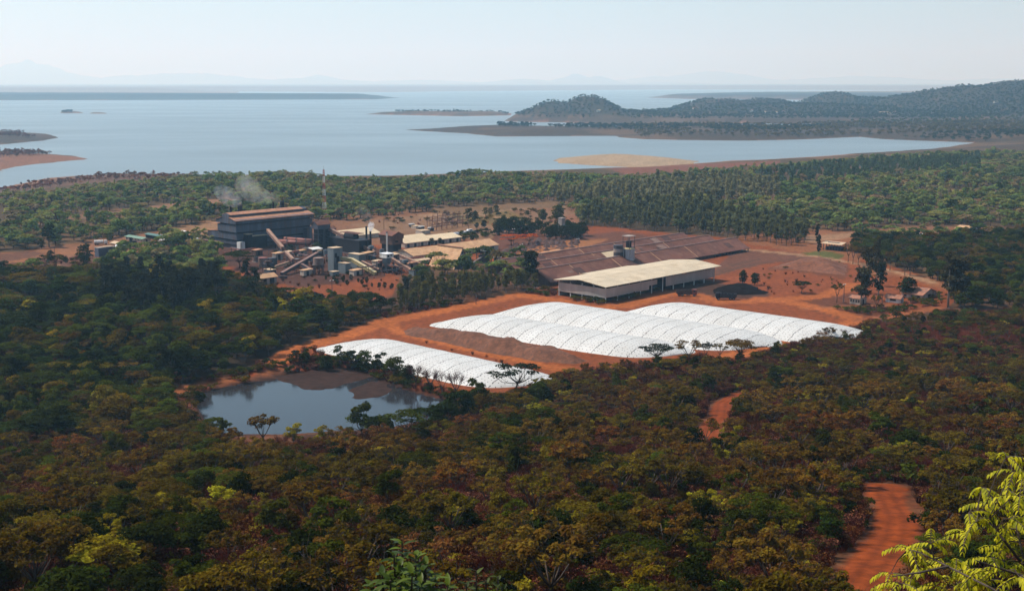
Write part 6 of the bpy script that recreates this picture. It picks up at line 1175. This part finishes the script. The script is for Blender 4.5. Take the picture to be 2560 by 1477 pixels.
for k, (u, v, h) in enumerate(((818, 915, 6), (848, 908, 7), (880, 912, 7), (912, 915, 7.5), (950, 928, 7), (985, 938, 7.5), (1020, 950, 6.5), (770, 905, 5), (740, 908, 5))): lone(u, v, ('ball', 'clumpy', 'round')[k % 3], h * .9, 'green' if k % 2 else 'dark', 'green tree on the bank between pond and stockpile', k, 1.15, 'bank_tree', 'trees on the pond bank')
for k, (u, v, h) in enumerate(((1040, 962, 6), (1075, 972, 6), (1105, 980, 6), (1140, 988, 6.5))): lone(u, v, 'bare', h, 'grey', 'bare twiggy tree on the red bank below the pond stockpile', k, 1.0, 'bare_bank_tree', 'bare trees on the pond bank', hbase=3.6)
for k, (u, v, h, sh, tn) in enumerate(((905, 1105, 8.5, 'clumpy', 'green'), (950, 1108, 7, 'round', 'green'), (1015, 1100, 8, 'umbrella', 'green'), (1065, 1090, 7.5, 'umbrella', 'dark'), (1110, 1085, 8, 'round', 'dark'), (1145, 1075, 9, 'clumpy', 'dark'), (1195, 1035, 8, 'clumpy', 'green'), (660, 1120, 8, 'sparse', 'brown'), (735, 1120, 5, 'clumpy', 'lime'), (565, 1105, 5, 'clumpy', 'green'), (535, 1090, 5, 'umbrella', 'green'), (500, 1020, 4.5, 'clumpy', 'dark'), (800, 1120, 4.5, 'clumpy', 'lime'))): lone(u, v, sh, h, tn, f"{WORD[tn]} tree rising in front of the still pond", k, .95, 'pond_tree', f"{WORD[tn]} trees in front of the pond", on_slope=True)
for u, v, h, sh, tn, lab, sx in ((1365, 1420, 6, 'round', 'dark', 'largest dark green round tree low on the hillside, lower middle', 1.0), (1495, 1220, 6, 'umbrella', 'dark', 'wide dark flat-topped tree in the middle of the hillside', 1.1), (280, 1450, 4.6, 'umbrella', 'lime', 'bright yellow-green flat-topped tree at the lower left', 1.25), (1790, 1180, 4.5, 'clumpy', 'lime', 'bright little upright tree left of the far track bend', .55), (2035, 1215, 7, 'gum', 'dark', 'dark narrow tree on the slope between the two track pieces', .9), (1345, 1130, 7, 'sparse', 'brown', 'large brownish thin-leaved tree above the middle of the hillside', 1.2)): lone(u, v, sh, h, tn, lab, 1, sx, on_slope=True)
# dry palms on the hillside
FROND = leaf_mat('fronds', .2)
def palm_mesh(seed):
    r = np.random.default_rng(seed); f = MB()
    for k in range(15):
        w = k * .42 + r.random() * .3; up = .5 - 1.1 * (k % 3) / 2; pts = [Vector((0, 0, 3.2)) + Vector((math.cos(w) * t, math.sin(w) * t, up * t + .25 * t - .42 * t * t)) for t in (0, .45, .9, 1.3, 1.65)]
        for a, b in zip(pts, pts[1:]):
            sd = Vector((-math.sin(w), math.cos(w), 0)); 
            for sg in (-1, 1):
                for q in (.2, .6, 1.0): c = a.lerp(b, q); i = len(f.v); f.v += [tuple(c), tuple(c + (b - a) * .3), tuple(c + sd * sg * .42 + (b - a) * .35 - Vector((0, 0, .22)))]; f.f.append((i, i + 1, i + 2)); f.m.append(0)
    return mesh_of(f, 'fronds', FROND), mesh_of(MB().tube([(0, 0, -.3), (.06, 0, 1.6), (0, 0, 3.3)], [.2, .15, .17], 8), 'trunk', BARK)
SHAPES['palm'] = [palm_mesh(1), palm_mesh(2)]
for u, v, s, tn, lab in ((690, 1465, 1.1, 'brown', 'dry olive palm at the lower edge left of the middle'), (765, 1440, 1.1, 'brown', 'brown hanging palm left of the big-leaved shrub'), (790, 1215, 1.1, 'brown', 'dead brown palm on the hillside below the pond'), (1055, 1120, 1.2, 'brown', 'brownish palm among dry trees right of the pond trees'), (1500, 1080, 1.0, 'olive', 'small olive palm in the middle of the hillside')):
    o = plant('palm_tree', 'palm', int(u) % 2, *PT(u, v)[:2], s, TINT[tn], lab, 'palm'); o.children[0].name = 'fronds'
# pale boulder on the slope
p = PT(517, 1262); bm_ = MB(); n = 14
for i in range(9):
    for j in range(n):
        a = math.pi * i / 8; w = 2 * math.pi * j / n; k = 1 + .22 * (r_.random() - .5); bm_.v.append((2.0 * k * math.sin(a) * math.cos(w), 1.5 * k * math.sin(a) * math.sin(w), 1.7 * k * math.cos(a)))
for i in range(8):
    for j in range(n): bm_.f.append((i*n+j, i*n+n+j, i*n+n+(j+1) % n, i*n+(j+1) % n)); bm_.m.append(0)
b_ = bm_.build('boulder', mat('boulder_rock', (.30, .17, .11), .9, .3, .8, 0, (.2, .1, .065)), None, True); b_.location = (p.x, p.y, p.z + .6); tag(b_, 'pale pinkish boulder bulging out of the dry hillside', 'rock')
# ---------------------------------------------------------------- smoke
def plume(name, pts, dens, label, c=(.9, .9, .92)):
    """a closed ragged tube of thin smoke between the given points (u, v, height, radius)"""
    P3 = [Vector(P(u, v, z)) for u, v, z, r in pts]; mb = MB(); mb.tube(P3, [q[3] for q in pts], 12)
    m = bpy.data.materials.new(name); m.use_nodes = True; nt = m.node_tree; nt.nodes.clear(); N = nt.nodes; L = nt.links
    o = N.new('ShaderNodeOutputMaterial'); v = N.new('ShaderNodeVolumePrincipled'); v.inputs['Color'].default_value = (*c, 1); v.inputs['Anisotropy'].default_value = .3
    tc = N.new('ShaderNodeTexCoord'); n = N.new('ShaderNodeTexNoise'); n.inputs['Scale'].default_value = 1.6 / max(q[3] for q in pts); n.inputs['Detail'].default_value = 4; L.new(tc.outputs['Object'], n.inputs['Vector'])
    mr = N.new('ShaderNodeMapRange'); mr.inputs[1].default_value = .40; mr.inputs[2].default_value = .85; mr.inputs[3].default_value = 0; mr.inputs[4].default_value = dens; L.new(n.outputs[0], mr.inputs[0]); L.new(mr.outputs[0], v.inputs['Density']); L.new(v.outputs[0], o.inputs['Volume'])
    ob = mb.build(name, m, None, True); tag(ob, label, 'smoke', kind='stuff'); return ob
plume('white_steam', [(926, 578, 12, .5), (927, 572, 13.6, 1.3), (928, 564, 15.4, 1.9), (929, 556, 17.2, 1.2)], 1.2, 'white steam puff rising from the shorter black stack')
plume('roof_smoke', [(604, 512, 27, .6), (596, 506, 28.6, 2.6), (585, 500, 30.5, 4.2), (572, 492, 33, 5.0), (556, 482, 36, 4.0), (540, 474, 39, 1.5)], .032, 'bluish smoke drifting left off the furnace hall stacks', (.85, .88, .95))
plume('roof_smoke', [(704, 503, 29, .6), (685, 497, 31, 2.6), (665, 494, 32.5, 3.8), (648, 488, 34.5, 4.2), (628, 476, 38, 6.0), (612, 462, 42, 5.0), (600, 448, 46, 1.5)], .034, 'cream smoke drifting left from the rear stacks of the furnace hall', (.95, .92, .85))
plume('roof_smoke', [(929, 556, 17.2, .8), (918, 545, 20, 3.5), (905, 532, 23, 4.5), (895, 520, 26, 2)], .03, 'thin grey haze of smoke above the twin black stacks', (.8, .78, .75))
# ---------------------------------------------------------------- plants right in front of the viewer
def leafblade(mb, base, d, up, ln, wd, curl=.3, nseg=4):
    d = d.normalized(); sd = d.cross(up).normalized(); n = sd.cross(d).normalized(); i = len(mb.v); f = Vector(base)
    for k in range(nseg + 1):
        t = k / nseg; w = wd * (math.sin(math.pi * (t * .93 + .05)) ** .8); c = f + d * ln * t - n * curl * ln * t * t
        mb.v += [tuple(c - sd * w + n * w * .35), tuple(c), tuple(c + sd * w + n * w * .35)]
    for k in range(nseg):
        q = i + k * 3; mb.f += [(q, q + 1, q + 4, q + 3), (q + 1, q + 2, q + 5, q + 4)]; mb.m += [0, 0]
def front_leaf(name, c, trans, gloss):
    m = bpy.data.materials.new(name); m.use_nodes = True; nt = m.node_tree; nt.nodes.clear(); N = nt.nodes; L = nt.links; o = N.new('ShaderNodeOutputMaterial')
    g = N.new('ShaderNodeNewGeometry'); rp = N.new('ShaderNodeValToRGB'); L.new(g.outputs['Random Per Island'], rp.inputs[0]); rp.color_ramp.elements[0].color = (c[0] * .42, c[1] * .52, c[2] * .8, 1); rp.color_ramp.elements[1].color = (*[x * 1.3 for x in c], 1)
    d = N.new('ShaderNodeBsdfPrincipled'); d.inputs['Roughness'].default_value = gloss; d.inputs['Specular IOR Level'].default_value = .12; L.new(rp.outputs[0], d.inputs['Base Color']); t = N.new('ShaderNodeBsdfTranslucent'); L.new(rp.outputs[0], t.inputs[0]); x = N.new('ShaderNodeMixShader'); x.inputs[0].default_value = trans; L.new(d.outputs[0], x.inputs[1]); L.new(t.outputs[0], x.inputs[2]); L.new(x.outputs[0], o.inputs['Surface']); return m
fr = np.random.default_rng(77)
def shrub(base_uv, shoots, label, leaf, nl, ln):
    b = Pd(*base_uv); b.z = H(b.x, b.y); t = empty('broad_leaved_shrub', b, 0, label, 'shrub'); st = MB(); lf = MB()
    for u, v, d in shoots:
        tip = Pd(u, v, d) - b; mid = tip * .5 + Vector((0, 0, tip.z * .12)); st.tube([(0, 0, -.1), mid, tip], [.018, .012, .004], 5)
        for k in range(nl):
            f = .82 + .18 * (k + .5) / nl; p = (Vector((0, 0, 0)).lerp(mid, f * 2) if f < .5 else mid.lerp(tip, f * 2 - 1)); w = k * 2.4 + fr.random(); dr = Vector((math.cos(w), math.sin(w), .9 * fr.random() + .5 * (k > nl - 4)))
            leafblade(lf, p, dr, Vector((0, 0, 1)), ln * (.75 + .5 * fr.random()), ln * .21, .25 + .3 * fr.random())
    st.build('stems', BARK, t); lf.build('leaves', leaf, t, True)
shrub((1010, 1800, 6.0), [(1005, 1355, 6.0), (985, 1385, 5.8), (1040, 1385, 6.1), (1065, 1410, 6.1), (955, 1435, 5.8), (1030, 1430, 5.7), (1000, 1410, 5.9), (1085, 1440, 6.2), (930, 1465, 5.9), (1050, 1455, 5.9), (975, 1450, 5.7), (1120, 1460, 6.3)], 'glossy broad-leaved shrub at the bottom edge, nearest to the viewer', front_leaf('glossy_leaf', (.075, .105, .010), .38, .4), 34, .07)
shrub((1215, 1800, 6.6), [(1190, 1425, 6.6), (1215, 1450, 6.6), (1245, 1440, 6.7), (1165, 1458, 6.5), (1255, 1468, 6.7)], 'smaller dark shrub just right of the glossy broad-leaved one', front_leaf('dull_leaf', (.05, .065, .012), .25, .6), 18, .055)
b = Pd(2760, 2300, 5.2); b.z = H(b.x, b.y); t = empty('feathery_tree', b, 0, 'bright yellow-green tree with feathery leaves leaning in at the lower right', 'tree')
br = MB(); lf = MB(); BR = [[(2700, 1640, 5.4), (2620, 1520, 5.5), (2565, 1420, 5.6), (2535, 1290, 5.7), (2528, 1150, 5.8)], [(2700, 1640, 5.4), (2580, 1530, 5.3), (2470, 1465, 5.3), (2370, 1415, 5.4), (2300, 1380, 5.5), (2262, 1370, 5.6)], [(2565, 1420, 5.6), (2510, 1350, 5.5), (2470, 1300, 5.5), (2430, 1283, 5.5)], [(2560, 1440, 5.5), (2500, 1420, 5.4), (2440, 1400, 5.3)], [(2370, 1415, 5.4), (2300, 1430, 5.2), (2230, 1440, 5.2)], [(2620, 1520, 5.5), (2600, 1330, 5.9), (2590, 1200, 6.0)]]
nodes_ = []
for k, pl in enumerate(BR):
    pts = [Pd(*q) - b for q in pl]; br.tube(([Vector((0, 0, -.1)), Vector((pts[0].x * .5, pts[0].y * .5, pts[0].z * .55))] if k == 0 else []) + pts, ([.03, .012] if k == 0 else []) + [.0065 - .0045 * i / (len(pts) - 1) for i in range(len(pts))], 6)
    for p, q in zip(pts, pts[1:]): nodes_ += [p.lerp(q, f) for f in (0, .25, .5, .75)]
CL = [(2516,1141),(2538,1177),(2509,1196),(2457,1219),(2506,1223),(2457,1259),(2506,1249),(2421,1282),(2440,1304),(2522,1295),(2417,1331),(2473,1327),(2538,1314),(2506,1370),(2473,1393),(2548,1354),(2326,1357),(2270,1370),(2286,1383),(2358,1409),(2326,1429),(2391,1399),(2227,1432),(2254,1458),(2293,1419),(2375,1465),(2430,1439),(2473,1426),(2457,1458),(2522,1458),(2506,1419),(2550,1240),(2555,1410),(2548,1440),(2560,1290),(2410,1440),(2340,1465),(2560,1180),(2490,1290)]
for u, v in [q for i, q in enumerate(CL) if i % 9 != 2]:
    q = Pd(u, v, 5.35 + .45 * fr.random()) - b; n0 = min(nodes_, key=lambda a: (a - q).length); br.tube([n0, n0.lerp(q, .6) + Vector((0, 0, .02)), q], [.0032, .0026, .0018], 4)
    for k in range(4):
        w = fr.random() * 6.28; fr_d = fr.random(); d = Vector((math.cos(w), math.sin(w), .55 * fr.random())); L_ = .075 + .065 * fr.random(); pts = [q + d * L_ * f - Vector((0, 0, (.35 + .5 * fr_d) * L_ * f * f)) for f in np.linspace(0, 1, 9)]; br.tube(pts, .0018, 3)
        for i in range(1, 9):
            t_ = (pts[i] - pts[i - 1]).normalized(); sd = t_.cross(Vector((0, 0, 1))).normalized()
            for sg in (-1, 1): leafblade(lf, pts[i], sd * sg + t_ * (.4 + .5 * fr.random()) - Vector((0, 0, .1 + .45 * fr.random())) + Vector(fr.normal(size=3)) * .12, Vector((0, 0, 1)), 0.029 * (.55 + .5 * math.sin(i / 9 * 3.1)), .0050, .45, 3)
br.build('branches', BARK, t); lf.build('leaves', front_leaf('lime_leaf', (.52, .46, .018), .5, .5), t, True)
